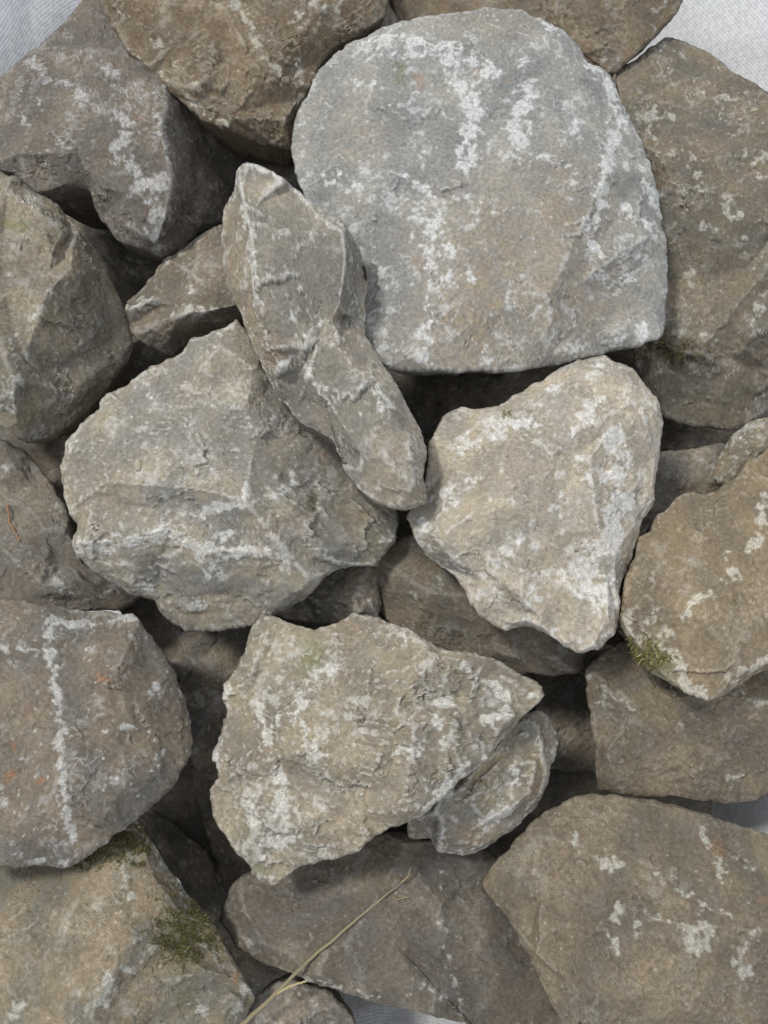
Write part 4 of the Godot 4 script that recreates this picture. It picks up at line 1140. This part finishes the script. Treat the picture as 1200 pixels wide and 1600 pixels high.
func stalk(rock_pts: Array, lift: float, r0: float, r1: float, ca: Color, cb: Color, called: String, parent: Node3D, sd: int) -> void:
	var curve := Curve3D.new()
	for i in rock_pts.size():
		curve.add_point(rock_pts[i])
	for i in range(1, rock_pts.size() - 1):
		var t: Vector3 = (rock_pts[i + 1] - rock_pts[i - 1]) / 6.0
		curve.set_point_in(i, -t)
		curve.set_point_out(i, t)
	var pts := PackedVector3Array()
	var n := 28
	var rng := RandomNumberGenerator.new()
	rng.seed = sd
	for i in n + 1:
		var p := curve.sample_baked(curve.get_baked_length() * i / n)
		pts.append(p + Vector3(rng.randfn(), rng.randfn(), rng.randfn()) * 0.00025 + Vector3(0, lift, 0) - parent.position)
	var st := SurfaceTool.new()
	st.begin(Mesh.PRIMITIVE_TRIANGLES)
	st.set_smooth_group(0)
	add_tube(st, pts, r0, r1, 7, ca, cb)
	commit(st, called, plain(Color.WHITE, 0.75), parent)


func chip(rock: String, px: float, py: float, size: float, sd: int, c: Color, label: String) -> void:
	var g := on_rock(rock, px, py)
	var rng := RandomNumberGenerator.new()
	rng.seed = sd
	var nrm: Vector3 = g[1]
	var u := nrm.cross(Vector3(0.2, 0.1, 1)).normalized()
	var v := nrm.cross(u)
	var st := SurfaceTool.new()
	st.begin(Mesh.PRIMITIVE_TRIANGLES)
	st.set_smooth_group(-1)
	var lo: Array = []
	var hi: Array = []
	var turn := rng.randf() * TAU
	for k in 7:
		var a := TAU * k / 7.0 + rng.randf_range(-0.25, 0.25)
		var rr := size * rng.randf_range(0.7, 1.1)
		var e := (u * cos(a) * 1.25 + v * sin(a) * 0.8).rotated(nrm, turn)
		lo.append(e * rr - nrm * size * 0.08)
		hi.append(e * rr * 0.72 + nrm * size * rng.randf_range(0.22, 0.36))
	var top := nrm * size * 0.38
	for k in 7:
		var k2 := (k + 1) % 7
		for q in [lo[k], lo[k2], hi[k2], lo[k], hi[k2], hi[k], hi[k], hi[k2], top, lo[k2], lo[k], -nrm * size * 0.1]:
			var cc := c * rng.randf_range(0.85, 1.1)
			cc.a = 1.0
			st.set_color(cc)
			st.add_vertex(q)
	var mi := commit(st, numbered("stone_chip"), plain(Color.WHITE, 0.95), self)
	mi.position = g[0]
	mi.set_meta("label", label)
	mi.set_meta("category", "stone chip")


func make_small_things() -> void:
	var green := Color(0.10, 0.102, 0.04)
	var straw := Color(0.26, 0.20, 0.09)
	moss("bottom_left", [[300, 1450, 52, 42], [285, 1488, 34, 30], [330, 1462, 24, 24], [262, 1470, 26, 22]], 4200, 0.003, green, straw, "green moss tuft on the tan grey rock, beside the gap", 5)
	moss("bottom_left", [[195, 1312, 40, 34], [150, 1338, 44, 18], [222, 1318, 16, 22]], 3200, 0.003, green, straw, "thin moss patch along the foot of the dark brown block", 6)
	moss("golden", [[1010, 1024, 32, 22], [990, 1014, 18, 14]], 650, 0.007, Color(0.17, 0.16, 0.06), Color(0.40, 0.36, 0.15), "yellow green moss tuft hanging from the golden slab", 7)
	moss("shield", [[492, 784, 10, 16]], 220, 0.003, green, straw, "tiny spot of moss on the broad grey brown rock", 8)
	moss("right_upper", [[1045, 548, 46, 18]], 420, 0.011, Color(0.10, 0.085, 0.035), Color(0.20, 0.14, 0.06), "wisps of dry brown grass under the squiggle crusted rock", 9)
	moss("wedge", [[797, 646, 10, 7]], 160, 0.003, Color(0.15, 0.16, 0.05), straw, "speck of moss on the top edge of the tan wedge", 10)
	# the dry stalk that lies over the bottom slab, with its side shoot
	var path: Array = []
	for q in [["bottom_mid", 626, 1378], ["bottom_mid", 600, 1398], ["bottom_mid", 560, 1432], ["bottom_mid", 520, 1468], ["bottom_mid", 488, 1496]]:
		path.append(on_rock(q[0], q[1], q[2])[0] + Vector3(0, 0.003, 0))
	path.append(pw(458, 1524, -62))
	path.append(pw(432, 1552, -60))
	path.append(pw(404, 1578, -58))
	path.append(pw(366, 1612, -56))
	var s := thing("dry_stalk", "dry straw coloured stalk lying across the flat dark slab", "stalk", path[8])
	path.reverse()
	stalk(path, 0.0, 0.0019, 0.0008, Color(0.19, 0.165, 0.10), Color(0.21, 0.18, 0.12), "stem", s, 3)
	stalk([pw(430, 1553, -60), pw(455, 1540, -58), pw(480, 1532, -56)], 0.0, 0.0013, 0.0007, Color(0.30, 0.24, 0.13), Color(0.36, 0.29, 0.18), "side_shoot", s, 4)
	var tip: Vector3 = path[8]
	stalk([tip, tip + Vector3(0.006, 0.002, -0.006), tip + Vector3(0.008, 0.003, -0.013)], 0.0, 0.0007, 0.0003, Color(0.27, 0.215, 0.12), Color(0.3, 0.24, 0.14), "side_shoot", s, 5)
	stalk([tip + Vector3(-0.012, 0.001, 0.008), tip + Vector3(-0.004, 0.003, 0.012), tip + Vector3(0.006, 0.002, 0.010)], 0.0, 0.0006, 0.0003, Color(0.25, 0.20, 0.1), Color(0.3, 0.24, 0.14), "side_shoot", s, 6)
	var a: Vector3 = on_rock("left_mid", 14, 788)[0] + Vector3(0, 0.002, 0)
	var needle := thing("dry_needle", "thin reddish brown dry needle on the smooth brown rock", "needle", a)
	stalk([a, on_rock("left_mid", 17, 818)[0] + Vector3(0, 0.002, 0), on_rock("left_mid", 33, 846)[0] + Vector3(0, 0.0015, 0)], 0.0, 0.0009, 0.0006, Color(0.24, 0.13, 0.07), Color(0.26, 0.16, 0.09), "stem", needle, 7)
	chip("shield", 215, 727, 0.006, 2, Color(0.30, 0.26, 0.20), "thin loose flake lying on the broad grey brown rock")
	chip("right_upper", 1178, 172, 0.0042, 3, Color(0.26, 0.23, 0.17), "tiny rounded pebble on the squiggle crusted rock near the bag")
	chip("bottom_left", 242, 1562, 0.003, 4, Color(0.22, 0.19, 0.14), "tiny brown crumb of stone on the mossy rock")
